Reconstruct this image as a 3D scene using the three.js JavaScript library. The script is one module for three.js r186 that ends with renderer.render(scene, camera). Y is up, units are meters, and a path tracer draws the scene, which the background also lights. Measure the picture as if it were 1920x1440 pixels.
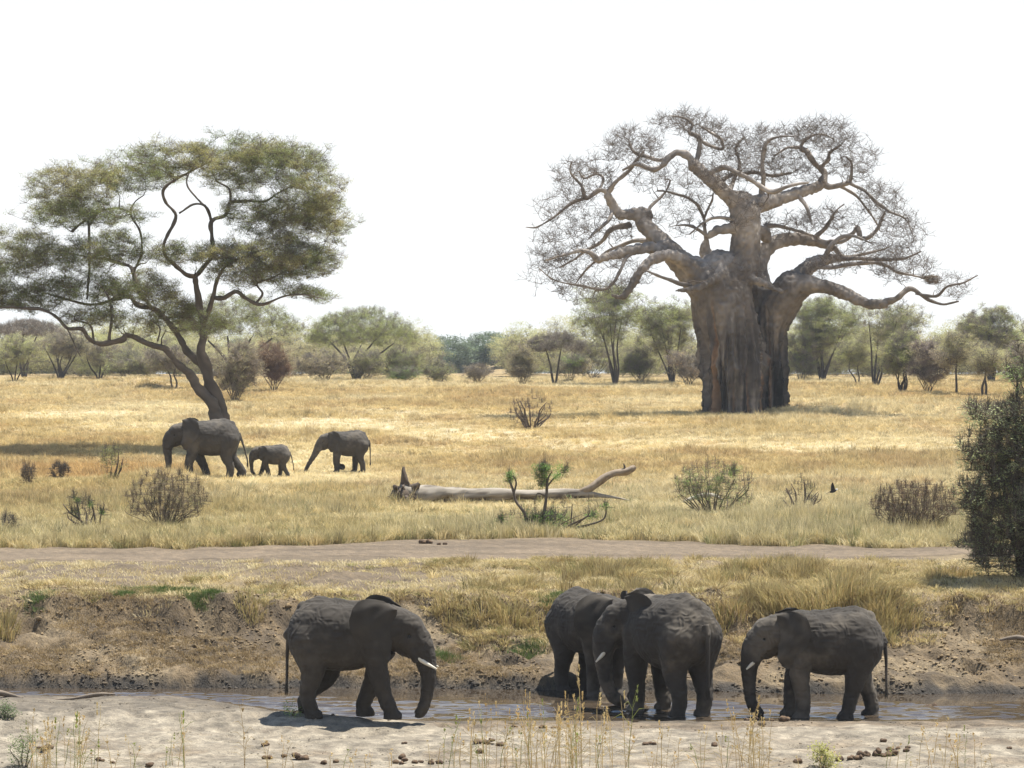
import * as THREE from 'three';
import { mergeGeometries } from 'three/addons/utils/BufferGeometryUtils.js';

// ------------------------------------------------------------------ camera, sky, sun, exposure
const scene = new THREE.Scene();
const FOCAL = 5864, HORIZON = 648, EYE = 8.06;                 // focal length in pixels of a 1920 x 1440 picture
const camera = new THREE.PerspectiveCamera(2 * Math.atan(720 / FOCAL) * 180 / Math.PI, 4 / 3, 1, 9000);
const PITCH = Math.atan((720 - HORIZON) / FOCAL);
camera.position.set(0, EYE, 0);
camera.rotation.set(-PITCH, 0, 0);

function hazySky() {                                          // clear dry-season air: milky white low down, pale blue overhead
  const W = 256, H = 128, data = new Float32Array(W * H * 4);
  for (let j = 0; j < H; j++) {
    const el = ((j + 0.5) / H - 0.5) * Math.PI, s = Math.max(0, Math.sin(el));
    const air = Math.exp(-Math.pow(s * 3, 1.6));                           // share of the long, dusty light path
    const low = [0.98, 1.0, 1.0], high = [0.2, 0.33, 0.58];
    for (let i = 0; i < W; i++) {
      const o = (j * W + i) * 4;
      for (let c = 0; c < 3; c++) data[o + c] = (high[c] + (low[c] - high[c]) * air) * 0.57;
      data[o + 3] = 1;
    }
  }
  const t = new THREE.DataTexture(data, W, H, THREE.RGBAFormat, THREE.FloatType);
  t.mapping = THREE.EquirectangularReflectionMapping; t.magFilter = THREE.LinearFilter; t.needsUpdate = true;
  return t;
}
const sky = hazySky();
scene.background = sky; scene.environment = sky;

const sun = new THREE.DirectionalLight(new THREE.Color(1, 0.96, 0.88), 5);
sun.name = 'sun';
sun.position.set(90 * 0.27, 90 * 0.94, -90 - 90 * 0.17);
sun.target.position.set(0, 0, -90);
sun.castShadow = true; sun.shadow.mapSize.set(4096, 4096);
Object.assign(sun.shadow.camera, { left: -90, right: 90, top: 120, bottom: -240, near: 1, far: 700 });
scene.add(sun, sun.target);

const renderer = new THREE.WebGLRenderer({ antialias: true });
renderer.toneMapping = THREE.LinearToneMapping;
renderer.toneMappingExposure = 2.05;
renderer.shadowMap.enabled = true;
scene.fog = new THREE.FogExp2(new THREE.Color(0.86, 0.93, 1.0), 0.00015);

// ------------------------------------------------------------------ small tools
let seedState = 12345;
const seed = (s) => { seedState = s >>> 0; };
function rnd() { seedState = (seedState + 0x6D2B79F5) | 0; let t = Math.imul(seedState ^ (seedState >>> 15), 1 | seedState); t = (t + Math.imul(t ^ (t >>> 7), 61 | t)) ^ t; return ((t ^ (t >>> 14)) >>> 0) / 4294967296; }
const rr = (a, b) => a + (b - a) * rnd();
const clamp = (x, a, b) => x < a ? a : x > b ? b : x;
const mix = (a, b, t) => a + (b - a) * t;
const sst = (a, b, x) => { const t = clamp((x - a) / (b - a), 0, 1); return t * t * (3 - 2 * t); };
const TAU = Math.PI * 2;
function hash(x, y, z) { let h = Math.imul(x, 374761393) + Math.imul(y, 668265263) + Math.imul(z, 1274126177) | 0; h = Math.imul(h ^ (h >>> 13), 1274126177); return ((h ^ (h >>> 16)) >>> 0) / 4294967296; }
function noise(x, y, z = 0) {                                 // value noise, -1 .. 1
  const ix = Math.floor(x), iy = Math.floor(y), iz = Math.floor(z); let fx = x - ix, fy = y - iy, fz = z - iz;
  fx = fx * fx * (3 - 2 * fx); fy = fy * fy * (3 - 2 * fy); fz = fz * fz * (3 - 2 * fz);
  const a = mix(mix(hash(ix, iy, iz), hash(ix + 1, iy, iz), fx), mix(hash(ix, iy + 1, iz), hash(ix + 1, iy + 1, iz), fx), fy);
  if (fz === 0) return a * 2 - 1;
  const b = mix(mix(hash(ix, iy, iz + 1), hash(ix + 1, iy, iz + 1), fx), mix(hash(ix, iy + 1, iz + 1), hash(ix + 1, iy + 1, iz + 1), fx), fy);
  return mix(a, b, fz) * 2 - 1;
}
function fbm(x, y, z, o = 4) { let s = 0, a = 0.5; for (let i = 0; i < o; i++) { s += a * noise(x, y, z); x = x * 2.03 + 17.1; y = y * 2.03 - 5.7; z = z * 2.03 + 3.3; a *= 0.5; } return s; }
const table = (t, x) => { if (x <= t[0][0]) return t[0][1]; for (let i = 1; i < t.length; i++) if (x < t[i][0]) return mix(t[i - 1][1], t[i][1], (x - t[i - 1][0]) / (t[i][0] - t[i - 1][0])); return t[t.length - 1][1]; };

// a picture position and a distance give a point of the place; a point gives its picture position
const cp = Math.cos(PITCH), sp = Math.sin(PITCH);
function at(px, py, d) {
  const a = (px - 960) / FOCAL, b = -(py - 720) / FOCAL, ry = b * cp - sp, rz = -(b * sp + cp), k = -d / rz;
  return [a * k, EYE + ry * k, -d];
}
const scaleAt = (d) => FOCAL / d;

const names = new Map();
function numbered(n) { const k = names.get(n) ?? 0; names.set(n, k + 1); return k ? n + '_' + String(k).padStart(3, '0') : n; }
function tag(o, label, category, group, kind) { if (label) o.userData.label = label; if (category) o.userData.category = category; if (group) o.userData.group = group; if (kind) o.userData.kind = kind; return o; }
function thing(name, label, category, group, p = [0, 0, 0]) {
  const g = new THREE.Group(); g.name = numbered(name); g.position.set(...p); scene.add(g);
  return tag(g, label, category, group);
}
function part(name, geo, mat, parent, kind) {
  const m = new THREE.Mesh(geo, mat); m.name = parent === scene ? numbered(name) : name; m.castShadow = m.receiveShadow = true;
  if (kind) m.userData.kind = kind;
  parent.add(m); return m;
}
const mat = (rgb, o = {}) => new THREE.MeshStandardMaterial({ color: new THREE.Color().setRGB(...rgb), roughness: 0.9, side: THREE.DoubleSide, ...o });
const vmat = (o = {}) => mat([1, 1, 1], { vertexColors: true, ...o });

class Mesher {                                                // collects vertices, colours and triangles into one geometry
  constructor() { this.p = []; this.c = []; this.i = []; }
  v(x, y, z, c) { this.p.push(x, y, z); if (c) this.c.push(c[0], c[1], c[2]); return this.p.length / 3 - 1; }
  tri(a, b, c) { this.i.push(a, b, c); }
  tube(pts, rad, sides = 6, o = {}) {                         // generalised cylinder; o.rough bends the surface, o.color(x, y, z) tints it
    const n = pts.length; let ux, uy, uz, start = this.p.length / 3;
    for (let k = 0; k < n; k++) {
      const a = pts[Math.max(0, k - 1)], b = pts[Math.min(n - 1, k + 1)];
      let tx = b[0] - a[0], ty = b[1] - a[1], tz = b[2] - a[2]; const tl = Math.hypot(tx, ty, tz) || 1; tx /= tl; ty /= tl; tz /= tl;
      if (k === 0) { const q = Math.abs(ty) < 0.9 ? [0, 1, 0] : [1, 0, 0]; ux = q[1] * tz - q[2] * ty; uy = q[2] * tx - q[0] * tz; uz = q[0] * ty - q[1] * tx; }
      else { const dt = ux * tx + uy * ty + uz * tz; ux -= dt * tx; uy -= dt * ty; uz -= dt * tz; }
      const ul = Math.hypot(ux, uy, uz) || 1; ux /= ul; uy /= ul; uz /= ul;
      const wx = ty * uz - tz * uy, wy = tz * ux - tx * uz, wz = tx * uy - ty * ux;
      for (let s = 0; s < sides; s++) {
        const an = TAU * s / sides, c = Math.cos(an), q = Math.sin(an); let r = rad[k];
        if (o.rough) r *= 1 + o.rough * fbm(pts[k][0] * o.freq + c * 1.3, pts[k][1] * o.freq + q * 1.3, pts[k][2] * o.freq, 3);
        const x = pts[k][0] + (ux * c + wx * q) * r, y = pts[k][1] + (uy * c + wy * q) * r, z = pts[k][2] + (uz * c + wz * q) * r;
        this.v(x, y, z, o.color && o.color(x, y, z));
      }
      if (k) for (let s = 0; s < sides; s++) { const a0 = start + (k - 1) * sides + s, a1 = start + (k - 1) * sides + (s + 1) % sides; this.i.push(a0, a1, a0 + sides, a1, a1 + sides, a0 + sides); }
    }
    if (sides > 2) for (const [k, f] of [[0, 1], [n - 1, 0]]) { const b = start + k * sides; for (let s = 1; s < sides - 1; s++) f ? this.i.push(b, b + s + 1, b + s) : this.i.push(b, b + s, b + s + 1); }
  }
  geometry() {
    const g = new THREE.BufferGeometry();
    g.setAttribute('position', new THREE.Float32BufferAttribute(this.p, 3));
    if (this.c.length) g.setAttribute('color', new THREE.Float32BufferAttribute(this.c, 3));
    g.setIndex(this.i); g.computeVertexNormals(); return g;
  }
}
function smooth(pts, n) {                                     // Catmull-Rom through control rows [x, y, z, r]
  const out = [];
  for (let i = 0; i < pts.length - 1; i++) {
    const p0 = pts[Math.max(0, i - 1)], p1 = pts[i], p2 = pts[i + 1], p3 = pts[Math.min(pts.length - 1, i + 2)];
    for (let k = 0; k < n; k++) { const t = k / n, t2 = t * t, t3 = t2 * t; out.push(p1.map((_, c) => 0.5 * (2 * p1[c] + (p2[c] - p0[c]) * t + (2 * p0[c] - 5 * p1[c] + 4 * p2[c] - p3[c]) * t2 + (3 * p1[c] - p0[c] - 3 * p2[c] + p3[c]) * t3))); }
  }
  out.push(pts[pts.length - 1].slice()); return out;
}

// solids as distance fields, joined smoothly and meshed by surface nets
class Field {
  constructor(lo, hi, cell) {
    this.lo = lo; this.cell = cell; this.n = lo.map((l, c) => Math.ceil((hi[c] - l) / cell) + 1);
    this.f = new Float32Array(this.n[0] * this.n[1] * this.n[2]).fill(10);
  }
  add(lo, hi, dist, k, op = 0) {                              // op 0 joins, 1 carves
    const { n, cell, f } = this, a = [], b = [], m = k + cell * 3;
    for (let c = 0; c < 3; c++) { a[c] = clamp(Math.floor((lo[c] - m - this.lo[c]) / cell), 0, n[c] - 1); b[c] = clamp(Math.ceil((hi[c] + m - this.lo[c]) / cell), 0, n[c] - 1); }
    for (let z = a[2]; z <= b[2]; z++) for (let y = a[1]; y <= b[1]; y++) {
      let i = (z * n[1] + y) * n[0] + a[0]; const Y = this.lo[1] + y * cell, Z = this.lo[2] + z * cell;
      for (let x = a[0]; x <= b[0]; x++, i++) {
        const d = dist(this.lo[0] + x * cell, Y, Z), e = f[i];
        if (op) { if (-d > e) f[i] = -d; continue; }
        const h = k - Math.abs(d - e); f[i] = Math.min(d, e) - (h > 0 ? h * h / (4 * k) : 0);
      }
    }
  }
  cone(p, q, ra, rb, k) {                                     // rounded cone from p to q
    const ax = q[0] - p[0], ay = q[1] - p[1], az = q[2] - p[2], l2 = ax * ax + ay * ay + az * az || 1e-9, R = Math.max(ra, rb);
    this.add(p.map((v, c) => Math.min(v, q[c]) - R), p.map((v, c) => Math.max(v, q[c]) + R), (x, y, z) => {
      x -= p[0]; y -= p[1]; z -= p[2]; const t = clamp((x * ax + y * ay + z * az) / l2, 0, 1);
      x -= ax * t; y -= ay * t; z -= az * t; return Math.sqrt(x * x + y * y + z * z) - (ra + (rb - ra) * t);
    }, k);
  }
  chain(pts, k) { for (let i = 1; i < pts.length; i++) this.cone(pts[i - 1], pts[i], pts[i - 1][3], pts[i][3], k); }
  mesh() {
    const { n, f, cell, lo } = this, [nx, ny, nz] = n, id = new Int32Array(nx * ny * nz).fill(-1), p = [], ix = [], sx = 1, sy = nx, sz = nx * ny;
    const corners = [0, sx, sy, sx + sy, sz, sx + sz, sy + sz, sx + sy + sz], edges = [[0, 1], [2, 3], [4, 5], [6, 7], [0, 2], [1, 3], [4, 6], [5, 7], [0, 4], [1, 5], [2, 6], [3, 7]];
    for (let z = 0; z < nz - 1; z++) for (let y = 0; y < ny - 1; y++) for (let x = 0; x < nx - 1; x++) {
      const b = z * sz + y * sy + x; let m = 0;
      for (let c = 0; c < 8; c++) if (f[b + corners[c]] < 0) m |= 1 << c;
      if (m === 0 || m === 255) continue;
      let vx = 0, vy = 0, vz = 0, k = 0;
      for (const [e0, e1] of edges) {
        const i0 = m >> e0 & 1, i1 = m >> e1 & 1; if (i0 === i1) continue;
        const f0 = f[b + corners[e0]], f1 = f[b + corners[e1]], t = f0 / (f0 - f1);
        vx += (e0 & 1) + ((e1 & 1) - (e0 & 1)) * t; vy += (e0 >> 1 & 1) + ((e1 >> 1 & 1) - (e0 >> 1 & 1)) * t; vz += (e0 >> 2) + ((e1 >> 2) - (e0 >> 2)) * t; k++;
      }
      id[b] = p.length / 3; p.push(lo[0] + (x + vx / k) * cell, lo[1] + (y + vy / k) * cell, lo[2] + (z + vz / k) * cell);
    }
    const quad = (a, b, c, d, flip) => { if (a < 0 || b < 0 || c < 0 || d < 0) return; flip ? ix.push(a, c, b, a, d, c) : ix.push(a, b, c, a, c, d); };
    for (let z = 1; z < nz - 1; z++) for (let y = 1; y < ny - 1; y++) for (let x = 1; x < nx - 1; x++) {
      const b = z * sz + y * sy + x, s = f[b] < 0;
      if (s !== f[b + sx] < 0) quad(id[b], id[b - sy], id[b - sy - sz], id[b - sz], s);
      if (s !== f[b + sy] < 0) quad(id[b], id[b - sz], id[b - sz - sx], id[b - sx], s);
      if (s !== f[b + sz] < 0) quad(id[b], id[b - sx], id[b - sx - sy], id[b - sy], s);
    }
    const g = new THREE.BufferGeometry(); g.setAttribute('position', new THREE.Float32BufferAttribute(p, 3)); g.setIndex(ix); g.computeVertexNormals(); return g;
  }
}
function relief(g, amount) {                                  // moves every vertex along its normal
  const p = g.attributes.position, n = g.attributes.normal;
  for (let i = 0; i < p.count; i++) { const x = p.getX(i), y = p.getY(i), z = p.getZ(i), a = amount(x, y, z, n.getX(i), n.getY(i), n.getZ(i)); p.setXYZ(i, x + n.getX(i) * a, y + n.getY(i) * a, z + n.getZ(i) * a); }
  g.computeVertexNormals(); return g;
}
function tint(g, color) {
  const p = g.attributes.position, c = new Float32Array(p.count * 3);
  for (let i = 0; i < p.count; i++) c.set(color(p.getX(i), p.getY(i), p.getZ(i)), i * 3);
  g.setAttribute('color', new THREE.BufferAttribute(c, 3)); return g;
}
const shade = (c, k) => [c[0] * k, c[1] * k, c[2] * k];
const blend = (a, b, t) => [mix(a[0], b[0], t), mix(a[1], b[1], t), mix(a[2], b[2], t)];
function scatter(name, geo, material, list, parent, kind = 'stuff') {   // list of [x, y, z, turn, size, height, colour, lean]
  const m = new THREE.InstancedMesh(geo, material, list.length), M = new THREE.Matrix4(), Q = new THREE.Quaternion(), E = new THREE.Euler(), P = new THREE.Vector3(), S = new THREE.Vector3(), C = new THREE.Color();
  list.forEach(([x, y, z, turn, size, height, col, lx = 0, lz = 0], i) => {
    M.compose(P.set(x, y, z), Q.setFromEuler(E.set(lx, turn, lz)), S.set(size, height, size)); m.setMatrixAt(i, M);
    m.setColorAt(i, C.setRGB(...col));
  });
  m.name = parent === scene ? numbered(name) : name; m.castShadow = m.receiveShadow = true; m.userData.kind = kind; parent.add(m); return m;
}

// ------------------------------------------------------------------ the land: near sand, river, cut bank, track, plain, valley beyond
let groundMat;
const nearLevel = [[-400, 7], [0, 6.3], [10, 5.4], [30, 2.9], [45, 0.95], [52, 0.45], [56, 0.26], [60, 0.2], [64, 0.17], [80, 0.17]];
const plainLevel = [[76, 1.8], [82, 1.9], [88, 1.94], [94, 2.0], [100, 2.02], [125, 2.1], [140, 2.2], [165, 2.85], [205, 3.8], [260, 4.35], [330, 4.55], [420, 4.2], [700, 1.5], [1100, -4], [2200, -26]];
const farEdge = (x) => 73.4 - 1.35 * sst(-5, 13, x) + 0.35 * fbm(x * 0.45, 3.1, 0, 3);       // water's edge below the bank
const nearEdge = (x) => mix(71.9, 67.2, sst(-8.5, -2.6, x)) + 0.45 * fbm(x * 0.5, 9.4, 0, 3);  // water's edge on the sand side
const mounds = [];                                            // [x, d, radius across, radius along, height]
function land(x, d) {
  const fe = farEdge(x), ne = Math.min(nearEdge(x), fe - 0.9);
  let h;
  if (d < ne) {
    const s = ne - d;
    h = -0.015 + (table(nearLevel, d) + 0.015) * sst(0, 4.2, s);
    h += 0.05 * sst(0, 0.5, s); h += sst(0, 0.8, s) * (0.07 * fbm(x * 0.9, d * 0.5, 1, 4) + 0.035 * Math.max(0, noise(x * 3.1, d * 2.3, 4)) - 0.07 * sst(0.2, 0.7, noise(x * 3.4, d * 2.4, 8)));
    h += 0.2 * Math.exp(-(((d - 65.2 - 0.5 * noise(x * 0.3, 2)) / 1.1) ** 2)) * sst(0.5, -4, x) * sst(0.2, 2, s);
  } else if (d < fe) {
    const t = (d - ne) / (fe - ne);
    h = -0.09 + 0.06 * fbm(x * 0.55, d * 2.6, 5, 4) - 0.17 * sst(0.52, 0.8, t) * (1 - sst(0.93, 1, t));
    h -= 0.012 * sst(0.1, 0.3, t);
  } else {
    const L = 4.5 + 0.8 * fbm(x * 0.22, 7.7, 0, 2), t = (d - fe) / L + 0.12 * fbm(x * 0.8, d * 0.8, 6, 3) * sst(0, 0.6, d - fe);
    const top = table(plainLevel, d);
    h = t < 1 ? top * (0.1 * sst(0, 0.07, t) + 0.58 * clamp(t, 0, 1) + 0.32 * sst(0.76, 0.97, t)) : top;
    const face = sst(0, 0.5, d - fe) * (1 - sst(0.98, 1.3, t));
    h += face * (0.22 * fbm(x * 0.7 + d * 0.5, d * 1.1, 2, 4) + 0.13 * fbm(x * 2.6, d * 2.3, 3, 3) + 0.08 * Math.abs(noise(x * 1.7 + d * 1.4, d * 0.8, 9)) + 0.07 * noise(x * 5.1 + d * 2, d * 4.6, 19) - 0.18 * sst(0.25, 0.7, noise(x * 1.3, d * 1.5, 18)));
    const shelf = sst(0.9, 1.15, t) * (1 - sst(85.5, 88, d + noise(x * 0.2, 5)));
    h += shelf * (0.34 * fbm(x * 0.35, d * 0.35, 11, 3) + 0.16 * fbm(x * 1.3, d * 1.1, 12, 3));
    h += 0.3 * Math.exp(-(((x + 6.2) / 3.3) ** 2) - (((d - 81.8) / 2.2) ** 2));
    if (d > 94) h += (0.12 + 0.002 * (d - 94)) * fbm(x * 0.06, d * 0.05, 13, 3) * sst(94, 102, d) * (1 - sst(300, 500, d));
    if (d > 400) h += (d - 400) * 0.006 * fbm(x * 0.004, d * 0.004, 14, 3);
  }
  for (const [mx, md, rx, rd, mh] of mounds) { const q = ((x - mx) / rx) ** 2 + ((d - md) / rd) ** 2; if (q < 6) h += mh * Math.exp(-q); }
  return h;
}
function ground(px, py, dMax = 900) {                         // where the sight line through a picture position meets the land: [x, y, z, d]
  let d0 = 50;
  for (let d = 50; d < dMax; d += d < 100 ? 0.1 : 0.5) { const p = at(px, py, d); if (p[1] <= land(p[0], d)) { d0 = d; break; } d0 = d; }
  const p = at(px, py, d0); return [p[0], land(p[0], d0), -d0, d0];
}
const onLand = (px, d) => { const x = (px - 960) / FOCAL * d; return [x, land(x, d), -d, d]; };
function mound(px, d, wide, deep, high) { const x = (px - 960) / FOCAL * d; mounds.push([x, d, wide, deep, high]); }
mound(1480, 203, 6.5, 5, 0.75); mound(1560, 212, 5, 5, 0.5);   // grassy rise at the foot of the baobab
mound(265, 262, 3.2, 4, 1.1); mound(300, 132, 2.2, 2.5, 0.3); mound(935, 600, 4, 25, 2.6);
mound(150, 128, 5, 3, 0.3);

// bare, trampled patches of the plain: [x, d, radius across, radius along, strength]
const bare = [];
for (const [px, py, rx, ry, k] of [[640, 800, 230, 15, 1], [880, 814, 170, 18, 1], [130, 778, 170, 10, 0.9], [330, 762, 110, 8, 0.8], [560, 845, 240, 22, 0.85], [560, 880, 160, 18, 0.8], [250, 800, 160, 9, 0.7], [1250, 825, 180, 8, 0.7], [840, 845, 120, 10, 0.7], [1750, 825, 160, 8, 0.6], [1560, 838, 340, 13, 0.95],
  [930, 958, 240, 10, 0.95], [930, 972, 250, 9, 0.85], [530, 905, 190, 14, 0.96], [640, 893, 120, 12, 0.96], [370, 905, 90, 8, 0.6], [1150, 836, 220, 16, 0.9], [740, 770, 180, 9, 0.6], [1130, 800, 170, 12, 0.6], [40, 812, 140, 10, 0.5], [1650, 800, 200, 10, 0.35], [1000, 778, 200, 8, 0.5]]) {
  const c = ground(px, py), n = ground(px, py + ry), f = ground(px, py - ry); bare.push([c[0], c[3], rx / scaleAt(c[3]), Math.max(1.2, (f[3] - n[3]) / 2), k]);
}
function bareness(x, d) { let b = 0; for (const [bx, bd, rx, rd, k] of bare) { const q = ((x - bx) / rx) ** 2 + ((d - bd) / rd) ** 2; if (q < 4) b = Math.max(b, k * (1 - sst(0.45, 1.35, Math.sqrt(q) + 0.35 * fbm(x * 0.35, d * 0.25, 21, 3)))); } return b; }
const trackEdge = (x) => [88.9 + 1.6 * fbm(x * 0.2, 31, 0, 3) + 0.8 * fbm(x * 0.9, 32, 0, 2) + 1.2 * Math.exp(-(((x + 5) / 4) ** 2)) + 1.5 * sst(8, 14, x), 93.4 + 4.4 * Math.exp(-(((x - 0.5) / 6.5) ** 2)) + 1.2 * fbm(x * 0.3, 33, 0, 3) + 1.4 * fbm(x * 1.1, 34, 0, 2)];
function onTrack(x, d) { const [a, b] = trackEdge(x); return sst(a - 0.5, a + 0.7, d) * (1 - sst(b - 0.3, b + 0.5, d)); }
function soilColor(x, d, h) {
  const fe = farEdge(x), ne = Math.min(nearEdge(x), fe - 0.9), n1 = fbm(x * 0.8, d * 0.6, 41, 4), n2 = fbm(x * 3.3, d * 2.4, 42, 3), n3 = noise(x * 8, d * 6, 43);
  let c;
  if (d < ne) {                                               // damp mud by the water, pale dry crust nearer
    const s = ne - d + n1 * 1.6, mud = [0.12, 0.096, 0.066], sand = [0.335, 0.285, 0.21], tan = [0.21, 0.158, 0.102];
    c = blend(mud, tan, sst(-0.1, 0.9, s)); c = blend(c, sand, sst(1.5, 3.0, s + n1 * 0.9) * (0.75 + 0.25 * sst(-0.2, 0.3, n2)));
    const leftMud = sst(-1, -6, x) * sst(64.5, 66.3, d + n1 * 1.5); c = blend(c, [0.165, 0.135, 0.096], leftMud * 0.85);
    if (d < 64) c = blend(c, [0.2, 0.15, 0.095], sst(0.12, 0.4, n1 + 0.25 * n2) * 0.75);          // trampled dung and litter
    c = shade(c, 0.9 + 0.42 * n2 + 0.22 * n3 + 0.22 * n1); c = blend(c, [0.13, 0.095, 0.065], 0.7 * sst(0.3, 0.62, fbm(x * 2.2, d * 1.6, 44, 3)));
  } else if (d < fe) c = shade([0.13, 0.1, 0.07], 1 + 0.3 * n2);
  else {
    const L = 4.5, t = (d - fe) / L, soil = [0.165, 0.115, 0.06], dark = [0.085, 0.06, 0.034], dry = [0.235, 0.175, 0.1];
    c = blend(soil, dry, sst(-0.15, 0.45, n1 + 0.4 * n2)); c = blend(c, dark, sst(0.05, 0.4, fbm(x * 1.3 + d, d * 1.4, 47, 4)) * 0.75);
    c = blend([0.055, 0.045, 0.034], c, sst(0.03, 0.4, d - fe + 0.3 * n2));                        // wet black mud line
    const shelf = sst(0.95, 1.2, t + 0.1 * n2), [ta, tb] = trackEdge(x);
    const straw = blend([0.25, 0.185, 0.095], [0.17, 0.125, 0.07], sst(-0.2, 0.3, n1));
    c = blend(c, blend(straw, [0.155, 0.112, 0.066], sst(0.0, 0.3, fbm(x * 0.28, d * 0.35, 51, 3) + 0.5 * sst(-0.5, -4, x) * sst(79, 82, d))), shelf);
    c = blend(c, shade(blend([0.2, 0.146, 0.09], [0.14, 0.099, 0.058], sst(0, 0.4, fbm(x * 0.25, d * 1.4, 53, 3))), 1 + 0.2 * n1 + 0.1 * n2), onTrack(x, d));
    const pl = sst(tb - 0.2, tb + 1.2, d + 0.6 * n2);
    if (pl > 0) { const b = bareness(x, d), w = sst(100, 130, d); c = blend(c, blend(blend([0.26, 0.2, 0.1], [0.38, 0.27, 0.12], w), [0.6, 0.5, 0.31], b), pl); }
    c = shade(c, 1 + 0.14 * n2 + 0.08 * n3);
  }
  return c;
}
{
  const rows = [], cols = [];
  for (const [a, b, s] of [[-200, 0, 20], [0, 50, 2.5], [50, 57, 0.5]]) for (let d = a; d < b; d += s) rows.push(d);
  for (let d = 57; d < 96; d += 0.105) rows.push(d);
  for (let d = 96, s = 0.25; d < 340; s *= 1.018, d += s) rows.push(d);
  for (let d = 345; d < 2100; d *= 1.05) rows.push(d);
  for (const u of [-60, -25, -10, -5, -3, -2, -1.5]) cols.push(u);
  for (let i = 0; i <= 400; i++) cols.push(-1.2 + 2.4 * i / 400);
  for (const u of [1.5, 2, 3, 5, 10, 25, 60]) cols.push(u);
  const n = rows.length * cols.length, p = new Float32Array(n * 3), c = new Float32Array(n * 3), uv = new Float32Array(n * 2), ix = [];
  let k = 0;
  for (const d of rows) { const w = 2 + 0.21 * Math.max(d, 30); for (const u of cols) {
    const x = u * w, h = land(x, d); p[k * 3] = x; p[k * 3 + 1] = h; p[k * 3 + 2] = -d; c.set(soilColor(x, d, h), k * 3);
    uv[k * 2] = x / 2.7; uv[k * 2 + 1] = d / 2.7; k++;
  } }
  for (let j = 0; j < rows.length - 1; j++) for (let i = 0; i < cols.length - 1; i++) { const a = j * cols.length + i, b = a + cols.length; ix.push(a, a + 1, b, a + 1, b + 1, b); }
  const g = new THREE.BufferGeometry(); g.setAttribute('position', new THREE.BufferAttribute(p, 3)); g.setAttribute('color', new THREE.BufferAttribute(c, 3)); g.setAttribute('uv', new THREE.BufferAttribute(uv, 2)); g.setIndex(ix); g.computeVertexNormals();
  const S = 512, px = new Uint8Array(S * S * 4), bp = new Uint8Array(S * S * 4);
  const wrap = (x, y, f, z) => { const X = x * f, Y = y * f, ix0 = Math.floor(X), iy0 = Math.floor(Y); let fx = X - ix0, fy = Y - iy0; fx = fx * fx * (3 - 2 * fx); fy = fy * fy * (3 - 2 * fy); const m = (v) => ((v % f) + f) % f; return mix(mix(hash(m(ix0), m(iy0), z), hash(m(ix0 + 1), m(iy0), z), fx), mix(hash(m(ix0), m(iy0 + 1), z), hash(m(ix0 + 1), m(iy0 + 1), z), fx), fy); };
  for (let j = 0; j < S; j++) for (let i = 0; i < S; i++) {
    const x = i / S, y = j / S, a = wrap(x, y, 16, 1), b = wrap(x, y, 48, 2), e = wrap(x, y, 128, 3), f = wrap(x, y, 256, 4), v = 0.5 + 0.46 * (0.3 * a + 0.3 * b + 0.25 * e + 0.15 * f) + (e > 0.84 ? -0.2 : 0) + (b > 0.88 ? -0.16 : 0) + (f > 0.9 ? 0.12 : 0), o = (j * S + i) * 4;
    const q = Math.round(255 * clamp(v * 1.16, 0, 1)); px[o] = q; px[o + 1] = q; px[o + 2] = q; px[o + 3] = 255;
    const w = Math.round(255 * clamp(0.45 * a + 0.3 * b + 0.25 * e, 0, 1)); bp[o] = bp[o + 1] = bp[o + 2] = w; bp[o + 3] = 255;
  }
  const tex = (data, srgb) => { const t = new THREE.DataTexture(data, S, S); t.wrapS = t.wrapT = THREE.RepeatWrapping; t.magFilter = THREE.LinearFilter; if (srgb) t.colorSpace = THREE.SRGBColorSpace; t.needsUpdate = true; return t; };
  groundMat = vmat({ map: tex(px, true), bumpMap: tex(bp), bumpScale: 0.05, roughness: 0.95 }); const m = part('ground', g, groundMat, scene); tag(m, 'pale sand, eroded earth bank, dirt track and dry grass plain', 'ground', null, 'structure');
}
{                                                             // the shallow river: calm by the bank, rippling over the shoals in front
  const m = new Mesher(), NX = 380, ND = 280, x0 = -19, x1 = 19, d0 = 65.8, d1 = 73.9;
  const wave = (x, d) => {
    const fe = farEdge(x), ne = Math.min(nearEdge(x), fe - 0.9), t = clamp((d - ne) / (fe - ne), 0, 1);
    const rough = sst(0.005, 0.1, t) * (1 - sst(0.5, 0.66, t + 0.12 * noise(x * 0.7, d * 1.5, 60))) * (0.45 + 0.55 * sst(-0.15, 0.25, fbm(x * 0.4, d * 1.1, 61, 3)));
    return rough * (0.04 * noise(x * 0.9, d * 3.6, 62) + 0.032 * noise(x * 2.6, d * 8.2, 63) + 0.008 * noise(x * 7, d * 11, 64)) + 0.0012 * noise(x * 2.1, d * 4.2, 65);
  };
  for (let j = 0; j <= ND; j++) for (let i = 0; i <= NX; i++) { const x = mix(x0, x1, i / NX), d = mix(d0, d1, j / ND); m.v(x, wave(x, d), -d); }
  for (let j = 0; j < ND; j++) for (let i = 0; i < NX; i++) { const a = j * (NX + 1) + i, b = a + NX + 1; m.i.push(a, a + 1, b, a + 1, b + 1, b); }
  const w = part('river_water', m.geometry(), new THREE.MeshPhysicalMaterial({ color: new THREE.Color().setRGB(0.055, 0.041, 0.028), roughness: 0.04, ior: 1.9 }), scene); tag(w, 'shallow brown river with silvery ripples below the earth bank', 'water', null, 'structure');
}
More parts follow.
